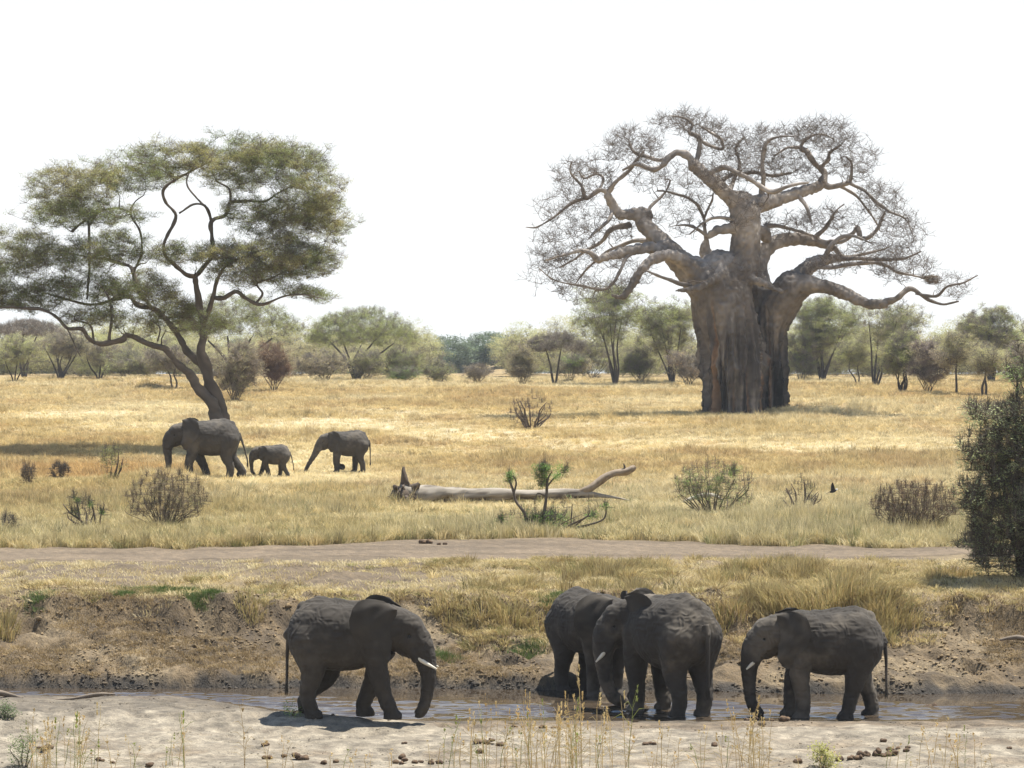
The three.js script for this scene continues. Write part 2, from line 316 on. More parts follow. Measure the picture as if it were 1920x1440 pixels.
{                                                             // the dirt track, a thin sheet of packed earth on the plain
  const m = new Mesher(), NX = 520, ND = 16, uv = [];
  for (let j = 0; j <= ND; j++) for (let i = 0; i <= NX; i++) { const x = mix(-32, 32, i / NX), [a, b] = trackEdge(x), d = mix(a + 0.2, b, j / ND); m.v(x, land(x, d) + 0.006, -d, soilColor(x, d, 0)); uv.push(x / 2.7, d / 2.7); }
  for (let j = 0; j < ND; j++) for (let i = 0; i < NX; i++) { const a = j * (NX + 1) + i, b = a + NX + 1; m.i.push(a, a + 1, b, a + 1, b + 1, b); }
  const g = m.geometry(), t = part('dirt_track', g.setAttribute('uv', new THREE.Float32BufferAttribute(uv, 2)), groundMat, scene); tag(t, 'brown dirt track crossing between the river bank and the plain', 'track', null, 'structure');
}

// ------------------------------------------------------------------ elephants
const SKIN = [0.039, 0.032, 0.0245];
// Side-view measures as shares of the shoulder height; x forward, y up, z to the elephant's right.
const TORSO = [[-0.415, 0.76, 0.62, 0.05], [-0.395, 0.83, 0.54, 0.125], [-0.34, 0.905, 0.47, 0.19], [-0.25, 0.965, 0.425, 0.235], [-0.13, 0.985, 0.405, 0.262], [0, 0.97, 0.395, 0.275], [0.12, 0.955, 0.4, 0.272], [0.22, 0.957, 0.425, 0.25], [0.31, 0.965, 0.47, 0.215], [0.39, 0.95, 0.53, 0.17], [0.46, 0.92, 0.6, 0.13], [0.52, 0.88, 0.66, 0.09]];
const catmull = (rows, x, c) => {
  if (x <= rows[0][0]) return rows[0][c]; const n = rows.length; if (x >= rows[n - 1][0]) return rows[n - 1][c];
  let i = 0; while (x > rows[i + 1][0]) i++; const t = (x - rows[i][0]) / (rows[i + 1][0] - rows[i][0]), a = rows[Math.max(0, i - 1)][c], b = rows[i][c], d = rows[i + 1][c], e = rows[Math.min(n - 1, i + 2)][c];
  return b + 0.5 * t * (d - a + t * (2 * a - 5 * b + 4 * d - e + t * (3 * (b - d) + e - a)));
};
const EAR_EDGE = [[0.015, 0.045], [0.09, 0.075], [0.18, 0.072], [0.255, 0.035], [0.297, -0.05], [0.305, -0.14], [0.28, -0.22], [0.235, -0.29], [0.185, -0.36], [0.13, -0.43], [0.07, -0.46], [0.02, -0.43], [0.0, -0.35]];
function earGeometry(o, side, rot) {                          // a thin, curved flap with a thick front edge and a wavy rim
  const NS = 16, NT = 22, m = new Mesher(), sp2 = o.spread, wide = o.wide ?? 1, long = o.long ?? 1;
  const surf = (s, t, f) => {
    const q = t * (EAR_EDGE.length - 1), i = Math.min(EAR_EDGE.length - 2, Math.floor(q)), k = q - i, eu = mix(EAR_EDGE[i][0], EAR_EDGE[i + 1][0], k) * wide, ev = mix(EAR_EDGE[i][1], EAR_EDGE[i + 1][1], k) * long;
    const au = 0, av = mix(0.03, -0.33 * long, t), u = mix(au, eu, s), v = mix(av, ev, s);
    let w = 0.05 * Math.sin(Math.min(1, s * 1.15) * Math.PI) * (0.6 + 0.4 * t) - 0.012 * s * s * Math.sin(t * 9 + side) * (o.flat ?? 1) + 0.012 * s * Math.sin(v * 42 + u * 30);
    if (o.fold) w += o.fold * sst(-0.02, 0.09, v) * s * 0.1;  // rim rolled over at the top
    w += f * (0.011 * (1 - 0.55 * s));
    const an = sp2, bx = -Math.cos(an), bz = Math.sin(an), nx = Math.sin(an), nz = Math.cos(an);
    return rot([o.at[0] + u * bx + w * nx * 0.9, o.at[1] + v - (o.drop ?? 0) * u, side * (o.at[2] + u * bz + w * nz)]);
  };
  for (const f of [1, -1]) {
    const b = m.p.length / 3;
    for (let t = 0; t <= NT; t++) for (let s = 0; s <= NS; s++) m.v(...surf(s / NS, t / NT, s === NS || t === 0 || t === NT ? 0 : f));
    for (let t = 0; t < NT; t++) for (let s = 0; s < NS; s++) { const a = b + t * (NS + 1) + s, c = a + NS + 1; (f * side > 0) ? m.i.push(a, c, a + 1, a + 1, c, c + 1) : m.i.push(a, a + 1, c, a + 1, c + 1, c); }
  }
  return m.geometry();
}
function elephant(o) {
  const H = o.height, cell = o.cell / H, yaw = o.headYaw ?? 0, nod = o.nod ?? 0, piv = [0.42, 0.8, 0];
  const cy = Math.cos(yaw), sy = Math.sin(yaw), cn = Math.cos(nod), sn = Math.sin(nod);
  const rot = ([x, y, z]) => { x -= piv[0]; y -= piv[1]; const x1 = x * cn - y * sn, y1 = x * sn + y * cn; return [piv[0] + (o.reach ?? 0) + x1 * cy + z * sy, piv[1] + y1, -x1 * sy + z * cy]; };
  const R = (p) => { const q = rot(p); return p.length > 3 ? [...q, p[3]] : q; };
  const F = new Field([-0.56, -0.02, -0.5], [1.25, 1.1, 0.5], cell);
  F.add([-0.43, 0.36, -0.3], [0.54, 1.0, 0.3], (x, y, z) => {
    const xc = clamp(x, -0.415, 0.52), t = catmull(TORSO, xc, 1), b = catmull(TORSO, xc, 2) - (o.belly ?? 0) * 0.02 * sst(-0.3, 0, xc) * sst(0.3, 0, xc), w = catmull(TORSO, xc, 3), cyy = (t + b) / 2, hh = (t - b) / 2;
    const up = y > cyy ? 2.25 : 2.1, k = Math.pow(Math.pow(Math.abs(y - cyy) / hh, up) + Math.pow(Math.abs(z) / w, up), 1 / up);
    return Math.max((k - 1) * Math.min(hh, w) * 0.95, 0) + Math.min((k - 1) * Math.min(hh, w), 0) + Math.abs(x - xc) * 0.9;
  }, 0.01);
  F.chain([[-0.3, 0.93, 0, 0.03], [-0.16, 0.965, 0, 0.03], [0, 0.955, 0, 0.025], [0.2, 0.94, 0, 0.025]], 0.06);          // spine
  F.chain([[0.33, 0.79, 0, 0.165], R([0.47, 0.79, 0, 0.145]), R([0.56, 0.785, 0, 0.125])], 0.05);                       // neck
  for (const s of [-1, 1]) {                                                                                            // head
    F.chain([[0.56, 0.825, 0.05 * s, 0.105], [0.645, 0.805, 0.045 * s, 0.088], [0.7, 0.745, 0.03 * s, 0.078]].map(R), 0.04);
    F.chain([[0.55, 0.73, 0.06 * s, 0.095], [0.64, 0.69, 0.055 * s, 0.07], [0.7, 0.62, 0.05 * s, 0.05]].map(R), 0.045);
    F.chain([[0.665, 0.66, 0.06 * s, 0.05], [0.735, 0.545, 0.07 * s, 0.034]].map(R), 0.03);
    F.cone(R([0.645, 0.775, 0.105 * s]), R([0.685, 0.745, 0.085 * s]), 0.022, 0.016, 0.03);                             // brow
  }
  F.chain([[0.55, 0.655, 0, 0.085], [0.63, 0.6, 0, 0.05], [0.68, 0.565, 0, 0.028]].map(R), 0.035);                      // jaw
  const tr = smooth(o.trunk.map(R), 6); F.chain([R([0.66, 0.76, 0, 0.1]), ...tr], 0.03);
  const tipDir = tr[tr.length - 1], tipPrev = tr[tr.length - 3], tl = Math.hypot(tipDir[0] - tipPrev[0], tipDir[1] - tipPrev[1], tipDir[2] - tipPrev[2]) || 1;
  for (const s of [-1, 1]) { const e = [0, 1, 2].map((c) => tipDir[c] + (tipDir[c] - tipPrev[c]) / tl * 0.022); F.cone(tipDir, [e[0] + 0.012 * s, e[1], e[2]], 0.018, 0.01, 0.012); }
  for (const name of ['frontNear', 'frontFar', 'hindNear', 'hindFar']) {
    const side = name.endsWith('Near') === (o.near === 'left') ? -1 : 1, front = name.startsWith('front'), L = o.legs[name];
    const pts = front ? [[0.3, 0.68, 0.13, 0.118], [L[0][0], L[0][1], 0.13, 0.08], [L[1][0], L[1][1], 0.12, 0.056], [L[2][0], L[2][1], 0.12, 0.05]] : [[-0.24, 0.66, 0.115, 0.162], [L[0][0], L[0][1], 0.13, 0.09], [L[1][0], L[1][1], 0.12, 0.055], [L[2][0], L[2][1], 0.12, 0.049]];
    const foot = L[3] ?? [L[2][0] + 0.012, 0.02];
    F.chain(smooth(pts, 3).map(([x, y, z, r]) => [x, y, side * z, r]), 0.035);
    F.cone([L[2][0], L[2][1], side * pts[3][2]], [foot[0], foot[1], side * pts[3][2]], 0.05, 0.064, 0.02);
    F.cone([foot[0], foot[1], side * pts[3][2]], [foot[0] + 0.028, foot[1], side * pts[3][2]], 0.06, 0.057, 0.015);
  }
  F.add([-1, -0.2, -1], [2, 0.012, 1], (x, y) => y - 0.001, 0, 1);
  for (const s of [-1, 1]) { const e = R([0.655, 0.733, 0.128 * s]); F.add(e.map((v) => v - 0.016), e.map((v) => v + 0.016), (x, y, z) => Math.hypot(x - e[0], y - e[1], z - e[2]) - 0.015, 0, 1); }
  let body = F.mesh();
  const onTrunk = (x, y, z) => { let b = 9, k = 0; for (let i = 0; i < tr.length; i++) { const q = (x - tr[i][0]) ** 2 + (y - tr[i][1]) ** 2 + (z - tr[i][2]) ** 2; if (q < b) { b = q; k = i; } } return [Math.sqrt(b), k]; };
  relief(body, (x, y, z, nx, ny, nz) => {                     // folds of skin: rings on the trunk, creases on flank, knees and shoulder
    let a = 0;
    if (x > 0.55) { const [q, k] = onTrunk(x, y, z); if (q < 0.12 && k > 2) a += 0.0018 * Math.sin(k * 2.2 + y * 150 + 2 * noise(x * 20, y * 20, z * 20)); }
    const w = fbm(x * 9, y * 9, z * 9, 2), fold = Math.abs(noise(x * 34 + w * 3, y * 11 + w * 2, z * 22)), cross = Math.abs(noise(x * 12 + y * 16 + w * 3, y * 34, z * 22 + 9));
    a += 0.0085 * (fold - 0.5) + 0.0065 * (cross - 0.5) + 0.004 * w;
    if (y < 0.4) a += 0.0009 * Math.sin(y * 105 + 4 * noise(x * 8, y * 5, z * 8));
    return a;
  });
  const tail = new Mesher(), tp = smooth(o.tail.map((p) => [...p]), 5), hair = [];
  tail.tube(tp, tp.map((p) => p[3]), 8);
  const end = tp[tp.length - 1];
  for (let i = 0; i < 26; i++) { const a = rr(0, TAU), r = rr(0.004, 0.016); tail.tube([[end[0], end[1] + 0.09 * rnd(), end[2]], [end[0] + r * Math.cos(a), end[1] - 0.02, end[2] + r * Math.sin(a)], [end[0] + r * 1.3 * Math.cos(a), end[1] - rr(0.05, 0.1), end[2] + r * Math.sin(a)]], [0.004, 0.004, 0.001], 3); }
  body = mergeGeometries([body, tail.geometry()]);
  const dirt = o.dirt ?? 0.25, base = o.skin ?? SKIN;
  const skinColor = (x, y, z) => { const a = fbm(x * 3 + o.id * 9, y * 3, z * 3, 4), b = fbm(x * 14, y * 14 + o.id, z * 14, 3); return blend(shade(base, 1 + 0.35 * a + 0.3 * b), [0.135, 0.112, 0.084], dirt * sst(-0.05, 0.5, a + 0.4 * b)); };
  const g = thing('elephant', o.label, 'elephant', o.group), skin = vmat({ roughness: o.gloss ?? 0.95 });
  const put = (geo, name, material) => part(name, geo.scale(H, H, H), material, g);
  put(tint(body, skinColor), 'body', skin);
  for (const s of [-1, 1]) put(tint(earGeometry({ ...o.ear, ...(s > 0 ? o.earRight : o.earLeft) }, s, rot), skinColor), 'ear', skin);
  if (o.tusk) for (const s of [-1, 1]) {
    const T = o.tusk, pts = smooth([[0.715, 0.585, 0.068 * s, 0.02], [0.715 + T[0] * 0.45, 0.585 - T[1] * 0.55, 0.08 * s, 0.018], [0.715 + T[0], 0.585 - T[1], 0.09 * s + (T[2] ?? 0), 0.006]].map(R), 6), m = new Mesher();
    m.tube(pts, pts.map((p) => p[3]), 10); put(m.geometry(), 'tusk', ivory);
  }
  for (const s of [-1, 1]) { const e = new THREE.SphereGeometry(0.0125, 10, 8); e.translate(...R([0.656, 0.733, 0.121 * s])); put(e, 'eye', eyeDark); }
  const p = o.place; g.position.set(p[0], p[1] - (o.sink ?? 0.01), p[2]); g.rotation.y = o.turn;
  return g;
}
const ivory = mat([0.62, 0.57, 0.46], { roughness: 0.45 }), eyeDark = mat([0.012, 0.01, 0.008], { roughness: 0.2 });
const standTrunk = [[0.7, 0.72, 0, 0.098], [0.75, 0.62, 0, 0.088], [0.785, 0.5, 0, 0.064], [0.79, 0.37, 0, 0.049], [0.785, 0.23, 0, 0.039], [0.755, 0.12, 0, 0.033], [0.7, 0.055, 0, 0.028]];
const hangTail = [[-0.405, 0.77, 0, 0.032], [-0.435, 0.68, 0, 0.022], [-0.45, 0.54, 0, 0.015], [-0.452, 0.4, 0, 0.012], [-0.455, 0.27, 0, 0.011]];
const herd = 'elephants at the river', walkers = 'elephants walking across the plain';
const feet = (px, py) => { const p = ground(px, py); return [p[0], Math.max(p[1], -0.05), p[2]]; };

seed(71);
elephant({ id: 1, label: 'dark elephant striding right with white tusks, leftmost at the river', group: herd, height: 2.47, cell: 0.019, place: feet(634, 1344), turn: -0.06, near: 'right', dirt: 0.2,
  legs: { frontNear: [[0.345, 0.42], [0.395, 0.22], [0.45, 0.09]], frontFar: [[0.31, 0.42], [0.25, 0.22], [0.195, 0.09]], hindNear: [[-0.2, 0.4], [-0.245, 0.22], [-0.215, 0.08]], hindFar: [[-0.1, 0.37], [-0.235, 0.215], [-0.3, 0.115], [-0.285, 0.06]] },
  nod: -0.16, reach: -0.03, trunk: [[0.7, 0.72, 0, 0.098], [0.765, 0.64, 0, 0.088], [0.82, 0.53, 0, 0.066], [0.86, 0.41, 0, 0.05], [0.87, 0.27, 0, 0.039], [0.86, 0.15, 0, 0.033], [0.83, 0.085, 0, 0.026]],
  ear: { at: [0.52, 0.9, 0.125], spread: 0.46, wide: 1.36, long: 1.06, drop: -0.1 }, earLeft: { spread: 0.6 }, tusk: [0.21, 0.09, 0], tail: hangTail.map(([x, y, z, r]) => [x + 0.02, y, z, r]) });
elephant({ id: 2, label: 'elephant facing right with its ear spread, half behind a larger elephant', group: herd, height: 2.45, cell: 0.019, place: feet(1098, 1318), turn: -1.0, near: 'right', dirt: 0.3,
  legs: { frontNear: [[0.33, 0.42], [0.32, 0.22], [0.3, 0.08]], frontFar: [[0.33, 0.42], [0.34, 0.22], [0.33, 0.08]], hindNear: [[-0.17, 0.4], [-0.235, 0.21], [-0.22, 0.08]], hindFar: [[-0.14, 0.4], [-0.19, 0.21], [-0.16, 0.08]] },
  headYaw: 0.35, nod: -0.06, trunk: standTrunk, ear: { at: [0.52, 0.92, 0.13], spread: 0.8, wide: 1.25, long: 1.05 }, earRight: { spread: 1.2, wide: 1.4, long: 1.1 }, tusk: [0.1, 0.1], tail: hangTail });
elephant({ id: 3, label: 'largest elephant at the river, rump and tail towards the viewer, ears raised', group: herd, height: 2.68, cell: 0.019, place: feet(1262, 1348), turn: Math.PI - 0.95, near: 'left', dirt: 0.65, belly: 1,
  legs: { frontNear: [[0.34, 0.42], [0.33, 0.22], [0.33, 0.08]], frontFar: [[0.32, 0.42], [0.3, 0.22], [0.27, 0.08]], hindNear: [[-0.18, 0.4], [-0.235, 0.2], [-0.22, 0.08]], hindFar: [[-0.2, 0.4], [-0.265, 0.2], [-0.25, 0.08]] },
  headYaw: 0.85, nod: -0.08, reach: -0.02, trunk: [[0.7, 0.72, 0, 0.098], [0.75, 0.62, 0, 0.088], [0.775, 0.5, 0, 0.064], [0.775, 0.37, 0, 0.049], [0.76, 0.24, 0, 0.04], [0.715, 0.13, 0.02, 0.034], [0.64, 0.085, 0.05, 0.028]],
  ear: { at: [0.53, 0.93, 0.13], spread: 0.85, wide: 1.15, long: 1.05, fold: 0.35 }, tusk: [0.12, 0.14], tail: hangTail.map(([x, y, z, r]) => [x, y, z, r * 1.15]) });
elephant({ id: 4, label: 'elephant facing left with one short tusk showing, rightmost at the river', group: herd, height: 2.42, cell: 0.019, place: feet(1568, 1350), turn: Math.PI - 0.04, near: 'left', dirt: 0.6,
  legs: { frontNear: [[0.335, 0.42], [0.31, 0.22], [0.3, 0.08]], frontFar: [[0.36, 0.42], [0.4, 0.22], [0.405, 0.08]], hindNear: [[-0.17, 0.4], [-0.13, 0.22], [-0.095, 0.085]], hindFar: [[-0.22, 0.41], [-0.3, 0.22], [-0.33, 0.08]] },
  nod: -0.04, trunk: [[0.7, 0.72, 0, 0.098], [0.755, 0.62, 0, 0.088], [0.79, 0.5, 0, 0.064], [0.8, 0.37, 0, 0.049], [0.8, 0.23, 0, 0.039], [0.775, 0.12, 0, 0.033], [0.715, 0.055, 0, 0.028]],
  ear: { at: [0.53, 0.91, 0.128], spread: 0.5, wide: 1.08, long: 0.98 }, tusk: [0.11, 0.12], tail: hangTail.map(([x, y, z, r]) => [x + 0.005, y, z, r]) });
elephant({ id: 5, label: 'grown elephant walking left across the dry grass below the acacia', group: walkers, height: 2.62, cell: 0.034, place: feet(402, 899), turn: Math.PI + 0.05, near: 'left', dirt: 0.5, skin: [0.056, 0.048, 0.039],
  legs: { frontNear: [[0.37, 0.42], [0.42, 0.25], [0.4, 0.12], [0.4, 0.08]], frontFar: [[0.27, 0.42], [0.18, 0.22], [0.13, 0.08]], hindNear: [[-0.2, 0.4], [-0.27, 0.21], [-0.26, 0.08]], hindFar: [[-0.26, 0.4], [-0.4, 0.22], [-0.47, 0.115], [-0.45, 0.075]] },
  nod: 0.02, trunk: [[0.7, 0.72, 0, 0.098], [0.755, 0.62, 0, 0.085], [0.77, 0.5, 0, 0.06], [0.755, 0.37, 0, 0.046], [0.745, 0.25, 0, 0.037], [0.76, 0.15, 0, 0.031], [0.8, 0.1, 0, 0.026]],
  ear: { at: [0.52, 0.95, 0.128], spread: 0.6, wide: 1.15, long: 1.02 }, tail: [[-0.405, 0.77, 0, 0.03], [-0.45, 0.66, 0, 0.02], [-0.5, 0.5, 0, 0.014], [-0.54, 0.34, 0, 0.011], [-0.55, 0.28, 0, 0.01]] });
elephant({ id: 6, label: 'small calf walking left between two larger elephants on the plain', group: walkers, height: 1.46, cell: 0.026, place: feet(518, 896), turn: Math.PI + 0.03, near: 'left', dirt: 0.5, skin: [0.056, 0.048, 0.039],
  legs: { frontNear: [[0.32, 0.42], [0.25, 0.22], [0.22, 0.08]], frontFar: [[0.36, 0.42], [0.43, 0.23], [0.48, 0.08]], hindNear: [[-0.2, 0.4], [-0.29, 0.22], [-0.36, 0.09]], hindFar: [[-0.15, 0.4], [-0.13, 0.22], [-0.1, 0.08]] },
  nod: -0.05, trunk: [[0.7, 0.72, 0, 0.095], [0.745, 0.62, 0, 0.08], [0.765, 0.5, 0, 0.055], [0.77, 0.37, 0, 0.043], [0.765, 0.25, 0, 0.036], [0.74, 0.16, 0, 0.031], [0.7, 0.12, 0, 0.027]],
  ear: { at: [0.52, 0.9, 0.125], spread: 0.5, wide: 1, long: 0.85 }, tail: [[-0.405, 0.77, 0, 0.03], [-0.45, 0.66, 0, 0.02], [-0.49, 0.5, 0, 0.015], [-0.52, 0.36, 0, 0.012], [-0.525, 0.3, 0, 0.011]] });
elephant({ id: 7, label: 'young elephant on the plain reaching its trunk forward, last of three', group: walkers, height: 1.95, cell: 0.028, place: feet(658, 887), turn: Math.PI + 0.05, near: 'left', dirt: 0.5, skin: [0.056, 0.048, 0.039],
  legs: { frontNear: [[0.33, 0.42], [0.33, 0.22], [0.32, 0.08]], frontFar: [[0.33, 0.4], [0.34, 0.2], [0.24, 0.15], [0.2, 0.14]], hindNear: [[-0.2, 0.4], [-0.27, 0.22], [-0.28, 0.08]], hindFar: [[-0.13, 0.4], [-0.1, 0.22], [-0.09, 0.08]] },
  nod: -0.02, trunk: [[0.7, 0.71, 0, 0.096], [0.765, 0.61, 0, 0.08], [0.83, 0.49, 0, 0.057], [0.9, 0.37, 0, 0.045], [0.98, 0.25, 0, 0.036], [1.04, 0.15, 0, 0.03], [1.075, 0.06, 0, 0.026]],
  ear: { at: [0.52, 0.91, 0.126], spread: 0.5, wide: 1.02, long: 0.92 }, tail: hangTail });

// ------------------------------------------------------------------ grass
function tuft(n, high, spread, wide, droop, s) {              // a tuft of n blades, one geometry shared by many copies
  seed(s); const m = new Mesher();
  for (let i = 0; i < n; i++) {
    const a = rr(0, TAU), r = Math.sqrt(rnd()) * spread * 0.5, bx = Math.cos(a) * r, bz = Math.sin(a) * r, h = high * rr(0.55, 1.05), lean = rr(0.15, 1) * droop * h, la = a + rr(-0.9, 0.9), lx = Math.cos(la) * lean, lz = Math.sin(la) * lean, w = wide * rr(0.6, 1.2), ta = rr(0, TAU), tx = Math.cos(ta) * w, tz = Math.sin(ta) * w;
    const b0 = m.v(bx - tx, -0.05, bz - tz), b1 = m.v(bx + tx, -0.05, bz + tz), m0 = m.v(bx + lx * 0.35 - tx * 0.8, h * 0.55, bz + lz * 0.35 - tz * 0.8), m1 = m.v(bx + lx * 0.35 + tx * 0.8, h * 0.55, bz + lz * 0.35 + tz * 0.8), e = m.v(bx + lx, h * (1 - 0.25 * droop * rnd()), bz + lz);
    m.i.push(b0, b1, m0, b1, m1, m0, m0, m1, e);
  }
  return m.geometry();
}
const blade = new THREE.MeshPhysicalMaterial({ roughness: 1, transmission: 0.3, thickness: 0, side: THREE.DoubleSide, specularIntensity: 0.4 });
const tuftTall = [tuft(24, 0.72, 0.36, 0.012, 0.5, 1), tuft(22, 0.6, 0.44, 0.013, 0.75, 2), tuft(26, 0.8, 0.28, 0.011, 0.35, 3)];
const tuftShort = [tuft(22, 0.24, 0.5, 0.009, 1.0, 4)];
const GOLD = [0.62, 0.485, 0.235], PALE = [0.74, 0.63, 0.375], RUST = [0.5, 0.345, 0.165], OLIVE = [0.4, 0.35, 0.14], GREEN = [0.14, 0.17, 0.045];
const HEAP = ground(200, 888);
const straw = (x, d) => {
  const a = fbm(x * 0.09, d * 0.06, 71, 3), b = fbm(x * 0.5, d * 0.3, 72, 3), k = rnd();
  let c = blend(GOLD, PALE, sst(-0.25, 0.35, a + 0.5 * b + 0.5 * (k - 0.5))); c = blend(c, RUST, sst(0.08, 0.4, b - a * 0.6) * 0.6);
  const q = ((x - HEAP[0]) / 4.2) ** 2 + ((d - HEAP[3]) / 6) ** 2; if (q < 1.6) c = blend(c, [0.6, 0.39, 0.16], 0.75 * (1 - sst(0.5, 1.6, q)));
  c = blend(c, OLIVE, sst(134, 100, d + 20 * a) * 0.55 * rnd() + 0.06); if (k > 0.9 && d < 130) c = blend(c, GREEN, 0.6);
  const u = rnd(); return shade(c, u < 0.16 ? rr(0.45, 0.7) : u > 0.88 ? rr(1.15, 1.3) : rr(0.75, 1.1));
};
{
  seed(500);
  const lists = [[], [], []], stubble = [];
  const rise = [[1480, 203, 0.5]];
  let want = 170000;
  while (want-- > 0) {
    // even cover on the picture: sample the distance so that nearer ground gets more tufts to the square metre
    const d = 1 / mix(1 / 92.2, 1 / 335, rnd()) , x = (rnd() * 2 - 1) * (4 + 0.2 * d);
    if (onTrack(x, d) > 0.25 + 0.6 * rnd() ** 4) continue;
    const b = bareness(x, d), gap = fbm(x * 0.22, d * 0.16, 75, 3);
    if (rnd() < b * 0.93) { if (rnd() < 0.6) stubble.push([x, land(x, d), -d, rr(0, TAU), rr(0.6, 1.2), rr(0.3, 0.9), blend(straw(x, d), PALE, 0.8)]); continue; }
    const hgt = (0.72 + 0.55 * sst(-0.3, 0.4, gap)) * rr(0.6, 1.1) * (1 - 0.45 * sst(0.05, 0.6, b)) * mix(0.58, 0.5, sst(100, 135, d)) * (rnd() < 0.09 ? 1.6 : 1), grow = Math.sqrt(d / 110);
    if (d > 115 && gap < -0.12 && rnd() < 0.55) { stubble.push([x, land(x, d), -d, rr(0, TAU), rr(0.8, 1.4), rr(0.6, 1.3), straw(x, d)]); continue; }
    lists[Math.floor(rnd() * 3)].push([x, land(x, d), -d, rr(0, TAU), rr(0.75, 1.25) * grow, hgt, straw(x, d)]);
  }
  for (let i = 0; i < 3; i++) tag(scatter('dry_grass', tuftTall[i], blade, lists[i], scene), 'golden dry grass covering the plain', 'grass');
  tag(scatter('grass_stubble', tuftShort[0], blade, stubble, scene), 'short pale stubble on the trampled ground', 'grass');
  // shelf between bank and track, and the overgrown lip of the bank
  const shelf = [[], []], litter = [];
  for (let i = 0; i < 60000; i++) {
    const d = rr(75.5, 88.5), x = (rnd() * 2 - 1) * 21, fe = farEdge(x), px = 960 + x * FOCAL / d;
    const tr = onTrack(x, d); if (tr > 0.2 + 0.5 * rnd() ** 3) continue;
    const n = fbm(x * 0.28, d * 0.35, 51, 3) + 0.25 * sst(-3, -9, x), lip = (d - fe) / 4.5, over = sst(810, 900, px) * (1 - sst(1720, 1800, px));
    const start = mix(0.93, 0.5, over * sst(-0.35, 0.2, fbm(x * 0.5, 8, 3, 2)));
    if (lip < start + 0.12 * noise(x * 2, d * 2)) continue;
    const dens = mix(0.12, 0.8, sst(0.2, -0.12, n)) * mix(0.5, 0.8, over) * sst(-0.35, 0.15, fbm(x * 1.1, d * 1.1, 83, 2)) * (1 - 0.93 * sst(0.5, -3, x + 2 * noise(x * 0.4, d * 0.4, 85)) * sst(79.3, 80.8, d + noise(x * 0.5, 3))); if (rnd() > dens) { if (rnd() < mix(0.2, 0.05, sst(0.5, -3, x) * sst(79.3, 80.8, d))) litter.push([x, land(x, d), -d, rr(0, TAU), rr(0.6, 1.1), rr(0.25, 0.7), shade(blend(GOLD, PALE, rnd()), 0.85)]); continue; }
    const tall = mix(0.26, 0.85, over * sst(-0.1, 0.4, fbm(x * 0.8, d * 0.7, 81, 3))) * rr(0.6, 1.2) * mix(1, 0.55, sst(83, 87, d));
    const col = shade(blend(blend(GOLD, OLIVE, rr(0.0, 0.6)), rnd() < 0.3 ? GREEN : [0.25, 0.17, 0.08], rnd() < 0.3 ? 0.65 : 0), rr(0.55, 1.1));
    shelf[rnd() < 0.5 ? 0 : 1].push([x, land(x, d), -d, rr(0, TAU), rr(0.6, 1.0), tall, col]);
  }
  for (let i = 0; i < 2; i++) tag(scatter('bank_grass', tuftTall[i], blade, shelf[i], scene), 'olive and straw grass along the top of the bank', 'grass');
  // dry stems and straw lying on the face of the bank and on the shelf
  for (let i = 0; i < 16000; i++) { const x = (rnd() * 2 - 1) * 20, d = farEdge(x) + 0.25 + 4.6 * rnd(); if (fbm(x * 0.5, d * 0.6, 90, 3) < -0.05 + 0.2 * rnd()) continue; litter.push([x, land(x, d), -d, rr(0, TAU), rr(0.35, 0.8), rr(0.1, 0.5), shade([0.34, 0.25, 0.13], rr(0.5, 1.2))]); }
  tag(scatter('straw_litter', tuftShort[0], blade, litter, scene), 'broken straw and stems lying on the earth bank', 'straw');
  // fresh green creeping grass at the lip on the left
  const fresh = [];
  for (const [px, py, rx, n] of [[300, 1112, 1.1, 300], [230, 1116, 0.4, 90], [375, 1125, 0.7, 120], [75, 1118, 0.35, 50], [1040, 1130, 0.6, 70], [830, 1232, 0.5, 60], [990, 1225, 0.5, 60]]) { const c = ground(px, py); for (let i = 0; i < n; i++) { const x = c[0] + rx * (rnd() + rnd() - 1), d = c[3] + 0.5 * (rnd() + rnd() - 1); fresh.push([x, land(x, d), -d, rr(0, TAU), rr(0.4, 0.7), rr(0.3, 0.8), shade([0.1, 0.15, 0.04], rr(0.7, 1.3))]); } }
  tag(scatter('green_grass', tuftShort[0], blade, fresh, scene), 'low fresh green grass on the lip of the bank', 'grass');
}
{ // crumbled clods of earth on the bank, grit and crumbs on the sand
  seed(640); const lump = (k) => relief(new THREE.IcosahedronGeometry(1, 1), (x, y, z) => 0.45 * fbm(x * 1.2 + k * 5, y * 1.2, z * 1.2, 3)), list = [[], []];
  for (let i = 0; i < 20000; i++) {
    const bank = i % 5 > 1, x = (rnd() * 2 - 1) * 19, d = bank ? farEdge(x) + 5.2 * rnd() ** 1.2 : rr(57, 71.5); if (!bank && d > nearEdge(x)) continue;
    if (fbm(x * 0.9, d * 0.9, 95, 3) < (bank ? -0.25 : 0.0) + 0.3 * rnd()) continue;
    const s = (bank ? rr(0.012, 0.045) : rr(0.006, 0.026)) * (rnd() < 0.06 ? 1.7 : 1), c = soilColor(x, d, 0);
    list[i & 1].push([x, land(x, d) + s * 0.15, -d, rr(0, TAU), s, s * rr(0.5, 0.9), shade(c, bank ? rr(0.8, 1.35) : rr(0.45, 1.1))]);
  }
  list.forEach((l, k) => tag(scatter('earth_clods', lump(k), mat([1, 1, 1], { roughness: 1 }), l, scene), 'crumbled clods of earth on the bank and the sand', 'earth'));
}

